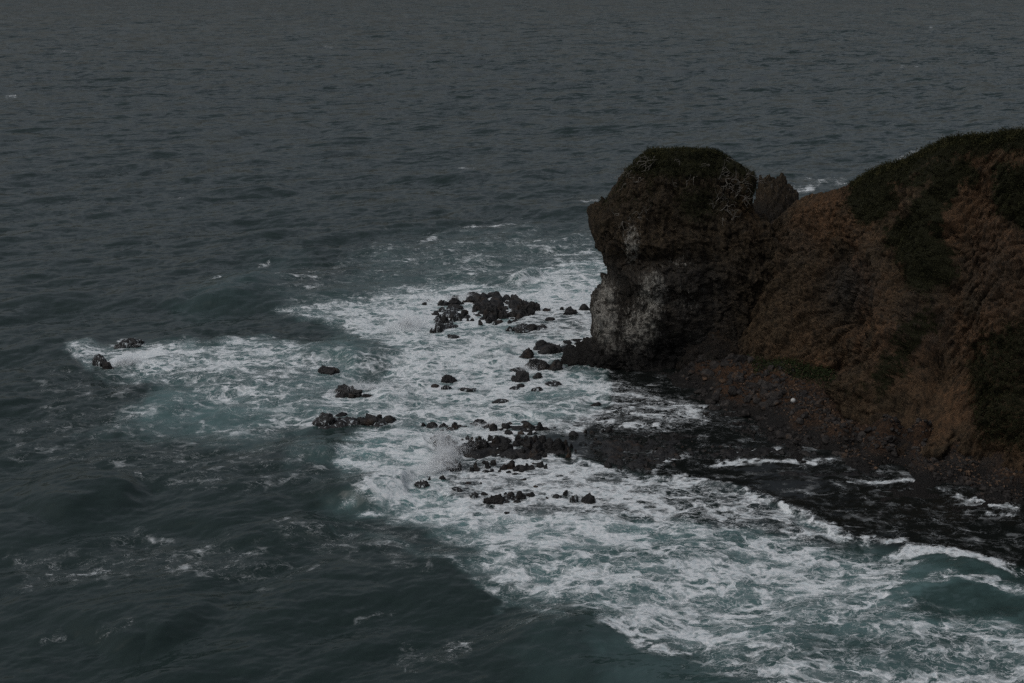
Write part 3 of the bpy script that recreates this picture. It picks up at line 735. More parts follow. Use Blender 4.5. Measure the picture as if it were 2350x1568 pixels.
LEFT = [(344, 1492), (347, 1486), (354, 1474), (372, 1460), (400, 1440), (430, 1420), (455, 1402), (478, 1391), (489, 1374), (497, 1359), (510, 1357), (524, 1358), (540, 1366), (552, 1372),
        (561, 1384), (572, 1387), (585, 1383), (600, 1388), (612, 1396), (626, 1398), (642, 1396), (650, 1384), (668, 1377), (685, 1362), (696, 1357), (715, 1357), (740, 1360), (765, 1358), (780, 1362),
        (790, 1350), (800, 1338), (812, 1318), (824, 1298), (834, 1288), (870, 1280)]
RIGHT = [(344, 1638), (347, 1646), (354, 1657), (372, 1674), (390, 1692), (400, 1712), (405, 1724), (416, 1731), (432, 1729), (445, 1724), (465, 1722), (485, 1729), (505, 1741), (522, 1762),
         (560, 1800), (650, 1815), (750, 1815), (870, 1815)]
nt, na = 300, 460
yy = 345 + (870 - 345) * np.linspace(0, 1, nt) ** 1.08
tt = (yy - 345) / 525
Yc = 238 - 6.0 * sstep(0.55, 0.92, tt)
xl, zz = at_depth(interp(LEFT, yy), yy, Yc); xr, _ = at_depth(interp(RIGHT, yy), yy, Yc)
xls, _ = at_depth(smooth_tab(LEFT, yy, 95), yy, Yc); xrs, _ = at_depth(smooth_tab(RIGHT, yy, 30), yy, Yc)
b = np.interp(tt, [0, 0.04, 0.12, 0.3, 0.5, 0.62, 0.8, 0.9, 1.0], [2.0, 3.2, 5.2, 8.6, 10.4, 9.6, 7.6, 6.0, 6.4])
th = np.linspace(0, 2 * np.pi, na, endpoint=False)
ct, st = np.cos(th), np.sin(th)
e = 2 / 2.5
cxn, syn = np.sign(ct) * np.abs(ct) ** e, np.sign(st) * np.abs(st) ** e
wl = sstep(0.55, 0.98, -ct)[None, :]; wr = sstep(0.55, 0.98, ct)[None, :]
xL = xls[:, None] * (1 - wl) + xl[:, None] * wl; xR = xrs[:, None] * (1 - wr) + xr[:, None] * wr
cen = (xls + xrs)[:, None] / 2
hx = np.where(cxn[None, :] < 0, cen - xL, xR - cen)
PX = cen + hx * cxn[None, :]; PY = Yc[:, None] + b[:, None] * syn[None, :]; PZ = np.repeat(zz[:, None], na, 1)
# cap
ncap = 12
f = np.linspace(0.94, 0.0, ncap)[::-1][:, None]
top = np.stack([PX[0], PY[0], PZ[0]], -1)
ctr = top.mean(0)
cap = ctr[None, None] + (top[None] - ctr) * f[:, :, None]
cap[..., 2] -= 0.1 * (1 - f)
P = np.concatenate([cap, np.stack([PX, PY, PZ], -1)], 0)
nrow = P.shape[0]


def normals(P, wrap):
    du = (np.roll(P, -1, 1) - np.roll(P, 1, 1)) if wrap else np.gradient(P, axis=1)
    dv = np.gradient(P, axis=0)
    n = np.cross(du, dv); n /= np.linalg.norm(n, axis=-1, keepdims=True) + 1e-9
    return n


n = normals(P, True)
out = np.sign((n[..., 0] * (P[..., 0] - ctr[0]) + n[..., 1] * (P[..., 1] - ctr[1])).mean())
n *= out if out != 0 else 1
cxh, cyh = chart(P[..., 0], P[..., 1], P[..., 2])
front = (syn < 0.1)[None, :] & np.ones((nrow, 1), bool)
p = P.reshape(-1, 3)
A = Matrix.Rotation(R(35), 3, 'Y')
Am = np.array(A)
q = p @ Am.T * np.array([1.0, 1.0, 0.5])
bv, bc = blocks3(q / 1.7 + (fbm3(p / 2, 2, 170)[:, None] - 0.5) * 0.8, 1)
bv2, bc2 = blocks3(q / 0.7 + (fbm3(p / 1, 2, 171)[:, None] - 0.5) * 0.8, 2)
disp = (bv - 0.5) * 0.95 - 0.35 * np.exp(-bc / 0.1) + (bv2 - 0.5) * 0.55 - 0.2 * np.exp(-bc2 / 0.12) + (fbm3(q / 7.0, 3, 1, ridged=True) - 0.55) * 2.6 + (fbm3(q / 2.2 + 9, 4, 5, 0.6, ridged=True) - 0.55) * 1.5 + (fbm3(p / 0.7, 3, 9) - 0.5) * 0.5
edge = np.clip(np.abs(n[..., 0]) , 0, 1)
keep = (1 - 0.75 * sstep(0.55, 0.95, edge)).ravel() * np.clip((np.arange(nrow) - ncap) / 26.0, 0.06, 1)[:, None].repeat(na, 1).ravel()
disp = disp * keep


def blob(cx_, cy_, x, y, rx, ry): return np.exp(-((cx_ - x) / rx) ** 2 - ((cy_ - y) / ry) ** 2)


shape = np.zeros(cxh.shape)
shape -= 3.4 * blob(cxh, cyh, 1600, 806, 105, 46)       # undercut dark hollow at the water
shape -= 1.6 * blob(cxh, cyh, 1440, 690, 26, 110)       # groove behind the white buttress
shape += 1.3 * blob(cxh, cyh, 1400, 740, 26, 60)
shape += 1.5 * blob(cxh, cyh, 1500, 640, 60, 30)
shape += 1.2 * blob(cxh, cyh, 1520, 560, 120, 30) - 1.0 * blob(cxh, cyh, 1470, 592, 90, 9)
shape += 1.2 * blob(cxh, cyh, 1505, 720, 30, 70)
shape -= 1.5 * blob(cxh, cyh, 1640, 640, 40, 120)
shape += 1.0 * blob(cxh, cyh, 1420, 500, 50, 30)
shape *= front
P = P + n * (disp.reshape(nrow, na) + shape)[..., None]
cxh, cyh = chart(P[..., 0], P[..., 1], P[..., 2])
gu = np.maximum.reduce([1.0 * blob(cxh, cyh, 1390, 720, 34, 90), 0.85 * blob(cxh, cyh, 1470, 760, 55, 70), 0.95 * blob(cxh, cyh, 1500, 670, 36, 55), 0.75 * blob(cxh, cyh, 1450, 560, 26, 60),
                        0.45 * blob(cxh, cyh, 1560, 600, 50, 25), 0.4 * blob(cxh, cyh, 1570, 700, 50, 60), 0.7 * blob(cxh, cyh, 1410, 800, 36, 22), 0.3 * blob(cxh, cyh, 1600, 770, 70, 20)])
gu = gu * front
ve = np.maximum(0.75 * sstep(440, 365, cyh), 0.5 * blob(cxh, cyh, 1600, 480, 90, 60)) + 0.2 * blob(cxh, cyh, 1600, 420, 120, 60)
wet_shade = np.maximum(sstep(4.5, 1.5, P[..., 2] - 0.06 * (cxh - 1400).clip(-200, 200) * 0 + (fbm3(P.reshape(-1, 3) / 3, 3, 60).reshape(nrow, na) - 0.5) * 4), 1.2 * blob(cxh, cyh, 1560, 806, 150, 42) * front).clip(0, 1)  # tide-wet foot, plus the hollow's shade painted into the rock colour
grey = sstep(560, 640, cyh) * sstep(1740, 1600, cxh) * 0.75
Fc = grid_faces(nrow, na, True)
HEADLAND = P.copy()
put('headland', P.reshape(-1, 3), Fc if out > 0 else Fc[:, ::-1], M_HEAD, label='dark rounded rock headland with white streaks standing in the surf', cat='headland', kind='structure',
    attrs=dict(guano=gu, veg=ve, wet_shade=wet_shade, grey=grey, rust=np.clip(0.15 + blob(cxh, cyh, 1710, 500, 40, 60), 0, 1)))

# ------------------------------------------------------------------ the cliff that joins it to the land
ST = np.array([  # foot x, y, crest x, y, crest distance
    (1560, 800, 1690, 575, 239), (1650, 822, 1757, 523, 240), (1720, 832, 1802, 486, 239), (1800, 848, 1850, 452, 237), (1900, 866, 1902, 440, 233), (1955, 882, 1955, 419, 228), (1990, 950, 2015, 384, 223),
    (2040, 985, 2090, 360, 218), (2110, 1020, 2140, 336, 213), (2200, 1026, 2185, 314, 207), (2280, 1042, 2262, 307, 203), (2360, 1075, 2352, 299, 200), (2480, 1110, 2480, 290, 194), (2700, 1150, 2700, 286, 184), (3000, 1200, 3000, 286, 172)], float)
ncol, nfr, nbk = 540, 290, 30
sp = np.linspace(0, len(ST) - 1, ncol)


def cspline(vals, s):
    """smooth curve through the stations"""
    i = np.clip(s.astype(int), 0, len(vals) - 2); t = s - i
    g = lambda k: vals[np.clip(k, 0, len(vals) - 1)]
    p0, p1, p2, p3 = g(i - 1), g(i), g(i + 1), g(i + 2)
    return 0.5 * (2 * p1 + (p2 - p0) * t + (2 * p0 - 5 * p1 + 4 * p2 - p3) * t ** 2 + (3 * p1 - p0 - 3 * p2 + p3) * t ** 3)


# equal spacing across the picture rather than per station
cl = cspline(ST[:, 2], sp); sp = np.interp(np.linspace(cl[0], cl[-1], ncol), cl, sp)
fx, fy, kx, ky, kY = [cspline(ST[:, i], sp) for i in range(5)]
fX, fY = ground(fx, fy, 3.0)
kX, kZ = at_depth(kx, ky, kY)
v = np.linspace(0, 1, nfr)[:, None]
prof = 0.72 * v + 0.28 * v ** 2.2                      # height: steeper towards the crest
hor = v * 0.92 + 0.08 * v ** 3
PX = fX + (kX - fX) * v; PY = fY + (kY - fY) * hor; PZ = 3.0 + (kZ - 3.0) * prof
# below the foot, so that the face goes into the beach
ext = np.linspace(-0.10, 0, 12)[:-1][:, None]
PX = np.concatenate([fX + (kX - fX) * ext, PX]); PY = np.concatenate([fY + (kY - fY) * ext * 0.6, PY]); PZ = np.concatenate([3.0 + ext * 45 + 0 * fX, PZ])
bk = np.linspace(0, 1, nbk + 1)[1:][:, None]
PX = np.concatenate([PX, kX + 0 * bk + (kX - fX) * 0.25 * bk]); PY = np.concatenate([PY, kY + bk * 46]); PZ = np.concatenate([PZ, kZ - 16 * bk - (kZ - 10) * sstep(0.2, 1, bk)])
P = np.stack([PX, PY, PZ], -1)
n = normals(P, False)
if n[nfr // 2, ncol // 2, 1] > 0: n = -n; flip = True
else: flip = False
cxh, cyh = chart(P[..., 0], P[..., 1], P[..., 2])
rows = np.arange(P.shape[0])[:, None]
isfront = (rows < 11 + nfr).astype(float) * np.ones((1, ncol))
shape = np.zeros(cxh.shape)
for pts, amp, w in [
        ([(1990, 400), (1975, 520), (2030, 640), (2060, 760)], 1.6, 40), ([(2120, 350), (2150, 520), (2130, 680), (2060, 800), (2000, 910)], 3.0, 48), ([(2250, 340), (2230, 520), (2180, 700), (2130, 830)], -2.4, 45),
        ([(2350, 330), (2310, 520), (2290, 760), (2280, 960)], 2.4, 55), ([(1905, 600), (1890, 690), (1940, 740), (2010, 730)], -1.8, 30), ([(1760, 530), (1730, 620), (1700, 720), (1670, 810)], -2.4, 30),
        ([(1850, 470), (1800, 600), (1770, 760), (1760, 820)], 1.4, 45), ([(2060, 430), (2080, 560), (2060, 650)], -1.3, 30), ([(2130, 840), (2130, 930), (2090, 1010)], -2.2, 48), ([(2200, 800), (2200, 950)], -1.0, 40),
        ([(1960, 880), (2000, 960)], 2.0, 30), ([(2450, 320), (2400, 700), (2430, 1000)], -2.5, 50)]:
    d, t = seg_dist(cxh + (fbm2(cxh / 50, cyh / 50, 3, 19) - 0.5) * 50, cyh, pts)
    shape += amp * np.exp(-(d / w) ** 2)
tofree = np.clip((rows - 0) / 10.0, 0, 1) * (1 - sstep(11 + nfr - 45, 11 + nfr - 4, rows) * 0.93)
shape = shape * isfront * tofree
p = P.reshape(-1, 3)
Am = np.array(Matrix.Rotation(R(-40), 3, 'Y'))
q = p @ Am.T * np.array([1.0, 1.0, 0.32])
bv, bc = blocks3(q / 1.5 + (fbm3(p / 2, 2, 172)[:, None] - 0.5) * 0.9, 3)
bv2, bc2 = blocks3(q / 0.62 + (fbm3(p / 1, 2, 173)[:, None] - 0.5) * 0.9, 4)
disp = (bv - 0.5) * 1.1 - 0.5 * np.exp(-bc / 0.12) + (bv2 - 0.5) * 0.65 - 0.25 * np.exp(-bc2 / 0.12) + (fbm3(p / 11.0, 3, 21, ridged=True) - 0.55) * 2.6 + (fbm3(q / 1.9 + 3, 4, 25, 0.6, ridged=True) - 0.55) * 0.9 + (fbm3(p / 0.6, 2, 29) - 0.5) * 0.7
fan = sstep(36, -36, poly_sdf(cxh + (fbm2(cxh / 30, cyh / 30, 3, 58) - 0.5) * 40, cyh, [(2120, 830), (2200, 850), (2240, 1000), (2060, 1010), (2010, 990), (2090, 900)]))
disp = disp * (1 - 0.8 * fan).ravel()
near_crest = np.exp(-((rows - (11 + nfr)) / 20.0) ** 2) * np.ones((1, ncol))
disp = disp.reshape(cxh.shape) * (1 - 0.8 * near_crest)
P = P + n * (disp + shape)[..., None]
cxh, cyh = chart(P[..., 0], P[..., 1], P[..., 2])
VEG = [([(1948, 420), (2015, 384), (2090, 352), (2180, 308), (2350, 292), (2700, 280), (2700, 340), (2260, 352), (2200, 352), (2130, 382), (2060, 425), (2050, 470), (2010, 520), (1962, 508)], 0.9),
       ([(2120, 385), (2200, 355), (2245, 395), (2165, 470), (2145, 540), (2190, 580), (2188, 640), (2130, 680), (2078, 650), (2058, 590), (2040, 540), (2090, 470)], 0.85),
       ([(2290, 380), (2500, 330), (2700, 340), (2700, 600), (2400, 560), (2290, 490)], 0.8), ([(2050, 760), (2120, 680), (2160, 720), (2085, 860), (2000, 935), (1982, 880)], 0.60),
       ([(2190, 860), (2260, 760), (2600, 650), (2600, 1050), (2350, 1040), (2230, 1015)], 0.56), ([(1730, 815), (1850, 832), (1990, 905), (1960, 925), (1850, 880), (1740, 855)], 0.5), ([(1830, 560), (1890, 590), (1880, 650), (1830, 620)], 0.35)]
ve = np.zeros(cxh.shape)
wx = (fbm2(cxh / 26, cyh / 26, 5, 51, 0.6) - 0.5) * 85
for poly, val in VEG: ve = np.maximum(ve, val * sstep(42, -34, poly_sdf(cxh + wx, cyh + wx * 0.6, poly)))
ve = np.maximum(ve, (rows >= 11 + nfr - 3) * sstep(1930, 1975, cxh) * 0.9)
grey = np.maximum.reduce([0.9 * blob(cxh, cyh, 1950, 660, 62, 70), 0.5 * blob(cxh, cyh, 2120, 760, 90, 80), 0.35 * blob(cxh, cyh, 2270, 620, 90, 120), 0.3 * blob(cxh, cyh, 1830, 560, 60, 60)])
wet_shade = np.maximum(sstep(2.6, 1.4, P[..., 2]) * 0.8, sstep(1.2, 0.5, np.hypot((cxh - 1600) / 115, (cyh - 808) / 60)))  # wet toe; the ellipse paints the hollow's shade onto the cliff
Fc = grid_faces(P.shape[0], ncol)
rust = np.clip(0.25 + 0.75 * sstep(1800, 1950, cxh) + 0.6 * blob(cxh, cyh, 1850, 470, 80, 40) + (fbm2(cxh / 90, cyh / 60, 3, 57) - 0.5) * 1.2 + fan, 0, 1)
ve *= 1 - 0.9 * fan; grey *= 1 - fan
CLIFF, CLIFF_VEG = P.copy(), ve.copy()
CLIFF_N = normals(P, False) * (-1 if flip else 1)
put('cliff', P.reshape(-1, 3), Fc[:, ::-1] if flip else Fc, M_CLIFF, label='steep reddish brown cliff with dark scrub running down from its crest', cat='cliff', kind='structure',
    attrs=dict(guano=np.zeros(cxh.shape), veg=ve, wet_shade=wet_shade, grey=grey, rust=rust))

# ------------------------------------------------------------------ beach, scree and the rock shelf
CTRL = [  # chart x, y, height
    (1500, 820, 0.2), (1560, 828, 1.0), (1620, 820, 2.5), (1700, 828, 4.0), (1800, 845, 4.5), (1900, 866, 4.5), (1960, 900, 4.5), (2040, 960, 4.8), (2120, 960, 6.0), (2200, 1000, 4.2), (2300, 1030, 3.6), (2400, 1060, 3.6),
    (1540, 850, -0.3), (1600, 900, 0.0), (1640, 935, -0.1), (1700, 965, -0.1), (1760, 1000, -0.1), (1850, 1020, 0.0), (1960, 1040, 0.0), (2060, 1050, 0.1), (2140, 1065, 0.1), (2240, 1100, 0.0), (2350, 1145, 0.0), (2500, 1200, 0.0),
    (1680, 880, 2.6), (1780, 900, 3.0), (1860, 940, 3.0), (1930, 980, 2.6), (2020, 1010, 2.6), (2120, 1030, 2.2), (2220, 1055, 1.8), (2320, 1085, 1.8),
    (1450, 870, -0.9), (1500, 900, -0.5), (1560, 950, -0.7), (1650, 990, -0.6), (1750, 1040, -0.7), (1900, 1060, -0.8), (2050, 1090, -0.8), (2200, 1140, -0.8), (2350, 1190, -0.8), (1500, 1000, -0.2), (1420, 1030, -0.2),
    (1400, 1060, -0.3), (1600, 1050, -0.4), (1700, 1080, -0.5), (1900, 1130, -0.6), (2100, 1200, -0.8), (2300, 1260, -1.0), (1300, 1000, -0.6), (1300, 1060, -0.6), (1200, 1030, -0.9), (1500, 1100, -1.0), (1700, 1200, -1.6), (2000, 1300, -2.0), (2400, 1330, -1.6),
    (1350, 900, -2), (1300, 1150, -2), (1600, 1300, -3), (2200, 1400, -3), (1150, 960, -3), (1100, 1100, -3)]
cw = np.array([(*ground(a, b, c), c) for a, b, c in CTRL], float)
gxs = np.arange(5, 150, 0.42); gys = np.arange(128, 246, 0.42)
BX, BY = np.meshgrid(gxs, gys)
def blob0(a, b, x, y, rx, ry): return np.exp(-((a - x) / rx) ** 2 - ((b - y) / ry) ** 2)


num = np.zeros(BX.shape); den = np.zeros(BX.shape)
for x, y, z in cw:
    d2 = ((BX - x) ** 2 + ((BY - y) * 0.8) ** 2) + 0.6
    w = 1 / d2 ** 1.6
    num += w * z; den += w
BZ = num / den
p3 = np.stack([BX, BY, BZ * 0], -1).reshape(-1, 3)
cxb, cyb = chart(BX, BY, BZ)
rough = (fbm3(p3 / 2.6 + 20, 4, 71, 0.6, ridged=True).reshape(BX.shape) - 0.55) * 1.5 + (fbm3(p3 / 0.8, 3, 75).reshape(BX.shape) - 0.5) * 0.5
ledges = (fbm3(p3 / np.array([9.0, 3.6, 1]) + 4, 3, 81, ridged=True).reshape(BX.shape) - 0.6) * 1.9
low = sstep(0.9, 0.1, BZ)
BZ = BZ - 1.0 * blob0(cxb, cyb, 1960, 1092, 150, 26)
BZ = BZ + rough * (0.35 + 0.25 * low) + ledges * low * sstep(-1.6, -0.4, BZ) * 0.6 - 0.22 * low
scree = sstep(0.9, 2.2, BZ + (fbm2(BX / 5, BY / 5, 3, 88) - 0.5) * 2.2)
gravel = blob(cxb, cyb, 2200, 1060, 110, 22)
green = np.maximum(0.62 * np.exp(-(seg_dist(cxb, cyb, [(1720, 822), (1800, 838), (1900, 870), (1985, 905)])[0] / 17) ** 2), 0.5 * blob(cxb, cyb, 2170, 1012, 40, 8))
put('beach', np.stack([BX, BY, BZ], -1).reshape(-1, 3), grid_faces(*BX.shape), M_SHORE, label='dark rocky shore and red brown scree below the cliff', cat='beach', kind='structure',
    attrs=dict(guano=BX * 0, veg=green, wet_shade=1 - scree, grey=np.maximum(gravel, 0.75 * (1 - scree)), rust=0.8 + BX * 0))


def beach_z(x, y):
    i = np.clip((np.asarray(x) - gxs[0]) / 0.42, 0, len(gxs) - 2).astype(int); j = np.clip((np.asarray(y) - gys[0]) / 0.42, 0, len(gys) - 2).astype(int)
    return BZ[j, i]


# ------------------------------------------------------------------ rocks
def ico(sub):
    import bmesh
    bm = bmesh.new(); bmesh.ops.create_icosphere(bm, subdivisions=sub, radius=1.0)
    v = np.array([x.co[:] for x in bm.verts]); f = np.array([[q.index for q in x.verts] for x in bm.faces]); bm.free()
    return v, f


def rock_mesh(name, seed, sub, mat, jag=1.0, cuts=9):
    v, f = ico(sub)
    g = np.random.default_rng(seed)
    r = np.ones(len(v))
    for _ in range(cuts):                                 # flat broken faces
        d = g.normal(size=3); d /= np.linalg.norm(d); h = g.uniform(0.55, 0.88)
        r = np.minimum(r, h / np.maximum(v @ d, 1e-3) * 1.0 + (v @ d < h * 0.2) * 9)
    r = np.minimum(r, 1)
    r *= 1 + jag * ((fbm3(v * 1.7 + seed, 3, 101, 0.55, ridged=True) - 0.55) * 0.75 + (fbm3(v * 5 + seed, 3, 105, 0.6, ridged=True) - 0.55) * 0.34)
    v = v * r[:, None]
    v[:, 2] = np.where(v[:, 2] < 0, v[:, 2] * 0.6, v[:, 2])
    v[:, 0] /= np.abs(v[:, 0]).max(); v[:, 1] /= np.abs(v[:, 1]).max(); v[:, 2] /= v[:, 2].max()
    me = bpy.data.meshes.new(name)
    me.from_pydata(v.tolist(), [], f.tolist()); me.materials.append(mat)
    me.polygons.foreach_set('use_smooth', np.ones(len(f), bool)); me.update()
    return me


ROCK_BIG = [rock_mesh('rock', 300 + i, 5, M_ROCK, 1.15, 7) for i in range(5)]
ROCK_MID = [rock_mesh('rock', 320 + i, 4, M_ROCK, 1.0, 8) for i in range(8)]
WASH_MID = [rock_mesh('rock', 340 + i, 4, M_WASH, 1.0, 5) for i in range(5)]
ORD = ['', 'first', 'second', 'third', 'fourth', 'fifth', 'sixth', 'seventh', 'eighth', 'ninth', 'tenth', 'eleventh', 'twelfth', 'thirteenth', 'fourteenth', 'fifteenth', 'sixteenth', 'seventeenth', 'eighteenth', 'nineteenth', 'twentieth'] + \
      ['twenty-' + w for w in ('first', 'second', 'third', 'fourth', 'fifth', 'sixth', 'seventh', 'eighth', 'ninth')] + ['thirtieth'] + ['thirty-' + w for w in ('first', 'second', 'third', 'fourth', 'fifth', 'sixth', 'seventh', 'eighth', 'ninth')] + ['fortieth'] + ['forty-' + w for w in ('first', 'second', 'third', 'fourth', 'fifth', 'sixth', 'seventh', 'eighth', 'ninth')] + ['fiftieth'] + ['fifty-' + w for w in ('first', 'second', 'third', 'fourth', 'fifth', 'sixth', 'seventh', 'eighth', 'ninth')]
rock_foot = []


def build_cluster(frame, where, group, rocks, special=None):
    """frame = (source x, source y, enlargement): rocks are x, foot y, width, height in that enlargement (5th: 1 = washed over)"""
    ox, oy, s = frame
    k = 2350 / 2560 / s
    special = special or {}
    items = []
    for i, r in enumerate(rocks):
        items.append(((ox * 2350 / 2560 + r[0] * k), (oy * 2350 / 2560 + r[1] * k), r[2] * k, r[3] * k, len(r) > 4 and r[4], i))
    order = sorted(range(len(items)), key=lambda q: items[q][0])
    for pos, q in enumerate(order):
        dx, dy, w, h, washed, i = items[q]
        X0, Y0 = map(float, ground(dx, dy, 0.0))
        m = px_m(Y0)
        wm = w * m; dm = wm * rng.uniform(0.55, 0.85)
        sinD = H / math.hypot(H, Y0)
        hm = max((h * m - 0.45 * dm * sinD) / math.sqrt(1 - sinD ** 2), 0.22 * wm if not washed else 0.14 * wm)
        base = 0.0
        if hm > 0.1 and X0 > 6: base = max(0.0, min(float(beach_z(X0, Y0)), 0.3)) * 0.5
        area = w * h
        me = (WASH_MID[rng.integers(5)] if washed else ROCK_BIG[rng.integers(5)] if area > 900 else ROCK_MID[rng.integers(8)])
        size = 'broad' if w > 2.6 * h and area > 250 else 'big' if area > 900 else 'mid-sized' if area > 260 else 'small'
        if i in special: lab = special[i]
        elif washed: lab = f'{size} rock streaming with white water, {ORD[pos + 1]} from left {where}'
        else: lab = f'{size} black wetted rock, {ORD[pos + 1]} from left {where}'
        o = link('rock', me, None, lab, 'rock', group)
        o.location = (X0, Y0 + dm * 0.5, base - 0.06)
        o.rotation_euler = (rng.normal() * 0.12, rng.normal() * 0.12, rng.choice([0, math.pi]) + rng.normal() * 0.35)
        o.scale = (wm * 0.60, dm * 0.60, hm * 1.28)
        rock_foot.append((X0, Y0, wm))


for a in CLUSTERS: build_cluster(*a)

def ledge(poly, height, mat, lab, step=0.26):
    """a connected, broken rock ledge rising out of the water"""
    w = np.array([ground(*q) for q in poly], float)
    gx_ = np.arange(w[:, 0].min() - 2, w[:, 0].max() + 2, step); gy_ = np.arange(w[:, 1].min() - 2, w[:, 1].max() + 2, step * 1.5)
    A, B = np.meshgrid(gx_, gy_)
    wob_ = (fbm2(A / 3, B / 3, 4, 201) - 0.5) * 3.2; wob2_ = (fbm2(A / 3 + 30, B / 3, 4, 205) - 0.5) * 3.2
    d = poly_sdf(A + wob_, B + wob2_, [tuple(q) for q in w])
    m = sstep(0.6, -1.6, d)
    q3 = np.stack([A, B, A * 0], -1).reshape(-1, 3)
    v1_, c1_ = blocks3(q3 / np.array([2.2, 2.6, 1]) + (fbm3(q3 / 2, 2, 210)[:, None] - 0.5), 7)
    v2_, c2_ = blocks3(q3 / np.array([0.85, 1.0, 1]) + (fbm3(q3, 2, 212)[:, None] - 0.5), 8)
    z = 0.75 * height * (-0.12 + 1.1 * v1_ - 0.6 * np.exp(-c1_ / 0.18)) + 0.4 * height ** 0.5 * (v2_ - 0.5 - 0.4 * np.exp(-c2_ / 0.2)) + 0.5 * (fbm3(q3 / 0.6, 2, 214) - 0.5) + 0.7 * (fbm3(q3 / 2.4, 4, 216, 0.6, ridged=True) - 0.55)
    z = z.reshape(A.shape) * m - 1.0 * (1 - m)
    # smooth away single-sample steps
    z = (z + np.roll(z, 1, 0) + np.roll(z, -1, 0) + np.roll(z, 1, 1) + np.roll(z, -1, 1)) / 5
    z[0] = z[-1] = z[:, 0] = z[:, -1] = -1.0
    put('rock_ledge', np.stack([A, B, z], -1).reshape(-1, 3), grid_faces(*A.shape), mat, label=lab, cat='rock ledge', group='low rock ledges in the surf')


for poly, h_, mt, lab in LEDGES: ledge(poly, h_, M_WASH if mt else M_ROCK, lab)

# sea stack seen through the notch behind the headland
v, f = ico(6)
pr = v.copy()
pr[:, 2] = np.where(pr[:, 2] > 0, pr[:, 2] ** 0.33, pr[:, 2])
Ys = 268.0
xa, za = at_depth(1728, 470, Ys); xb, zb = at_depth(1836, 420, Ys)
cxs, hw = (float(xa) + float(xb)) / 2, (float(xb) - float(xa)) / 2
_, ztop = at_depth(1780, 437, Ys)
g2 = pr * np.array([hw * 1.02, hw * 0.95, float(ztop) + 1.0])
g2[:, 2] = np.where(pr[:, 2] < 0, pr[:, 2] * 2, g2[:, 2])
g2[:, :2] *= (1 + 0.28 * np.clip(1 - g2[:, 2:3] / float(ztop), 0, 1))
for kx_, ky_, wd in ((1752, 404, 0.9), (1795, 409, 1.1), (1772, 424, 2.0), (1815, 430, 1.6)):
    xk, zk = at_depth(kx_, ky_, Ys)
    dd = np.hypot(g2[:, 0] - (float(xk) - cxs), g2[:, 1])
    kn = np.exp(-(dd / wd) ** 4) * (pr[:, 2] > 0.1)
    g2[:, 2] = np.where(pr[:, 2] > 0.1, np.maximum(g2[:, 2], g2[:, 2] * (1 - kn) + float(zk) * kn), g2[:, 2])
nn = g2 / np.linalg.norm(g2 * [1, 1, .5], axis=1, keepdims=True)
g2 += nn * ((fbm3(g2 / 2.6, 4, 141, 0.6, ridged=True) - 0.55) * 1.3 + (fbm3(g2 / 1.1, 3, 148, 0.6, ridged=True) - 0.55) * 1.3 + (fbm3(g2 / 0.9, 3, 145) - 0.5) * 0.6)[:, None]
g2 += np.array([cxs, Ys, 0])
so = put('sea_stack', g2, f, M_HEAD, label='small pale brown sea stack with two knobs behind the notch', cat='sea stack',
         attrs=dict(guano=0.25 * sstep(0.3, 1, pr[:, 2]), veg=0.25 * sstep(.5, .9, pr[:, 2]), wet_shade=0.9 * sstep(25, 19, g2[:, 2]), grey=np.zeros(len(g2)), rust=0.4 * np.ones(len(g2))))  # lower half darkened: shadow and dark rock both put into the colour

# ------------------------------------------------------------------ boulders and stones of the shore
BOULD = [rock_mesh('boulder', 400 + i, 3, M_BOULD, 0.8, 10) for i in range(8)]
ZONES = [  # polygon on the chart, how many, size range in m, label, group
    ([(1560, 850), (1640, 835), (1720, 860), (1800, 900), (1790, 950), (1700, 950), (1610, 910)], 105, (0.7, 2.1), 'dark boulder in the pile below the headland', 'boulders piled below the headland'),
    ([(1750, 930), (1830, 925), (1900, 965), (1960, 1000), (1940, 1035), (1840, 1020), (1770, 985)], 80, (0.5, 1.5), 'dark boulder in the heap round the white float', 'boulders heaped round the white float'),
    ([(1930, 1000), (2060, 1010), (2140, 1035), (2120, 1058), (1990, 1048), (1920, 1040)], 65, (0.5, 1.3), 'brown boulder in the bank below the scree fan', 'boulders banked below the scree fan'),
    ([(2130, 1060), (2220, 1080), (2350, 1130), (2345, 1160), (2240, 1120), (2140, 1085)], 50, (0.5, 1.2), 'dark stone in the strip below the gravel', 'stones below the gravel')]
for poly, cnt, (s0, s1), lab, grp in ZONES:
    pa = np.array(poly); got = 0; lab0, tail = ' '.join(lab.split(' ')[:2]), lab.split(' ', 2)[2]
    while got < cnt:
        dx, dy = rng.uniform(pa[:, 0].min(), pa[:, 0].max()), rng.uniform(pa[:, 1].min(), pa[:, 1].max())
        if poly_sdf(np.array([dx]), np.array([dy]), poly)[0] > 0: continue
        X0, Y0 = map(float, ground(dx, dy, 1.0))
        s = s0 + (s1 - s0) * rng.random() ** 2.2
        rel = (dy - pa[:, 1].min()) / (np.ptp(pa[:, 1])); side = (dx - pa[:, 0].min()) / np.ptp(pa[:, 0])
        where = ('left part' if side < 0.3 else 'right part' if side > 0.7 else 'middle') + ', upper edge' * (rel < 0.35) + ', water edge' * (rel > 0.7)
        lab = f"{'large' if s > s0 + 0.5 * (s1 - s0) else 'small'} {lab0} {tail}, {where}"
        o = link('boulder', BOULD[rng.integers(8)], None, lab, 'boulder', grp)
        o.location = (X0, Y0, float(beach_z(X0, Y0)) + 0.08 * s)
        o.rotation_euler = (rng.normal() * 0.3, rng.normal() * 0.3, rng.uniform(0, 6.28))
        o.scale = (s * rng.uniform(0.5, 0.75), s * rng.uniform(0.4, 0.6), s * rng.uniform(0.38, 0.55))
        got += 1


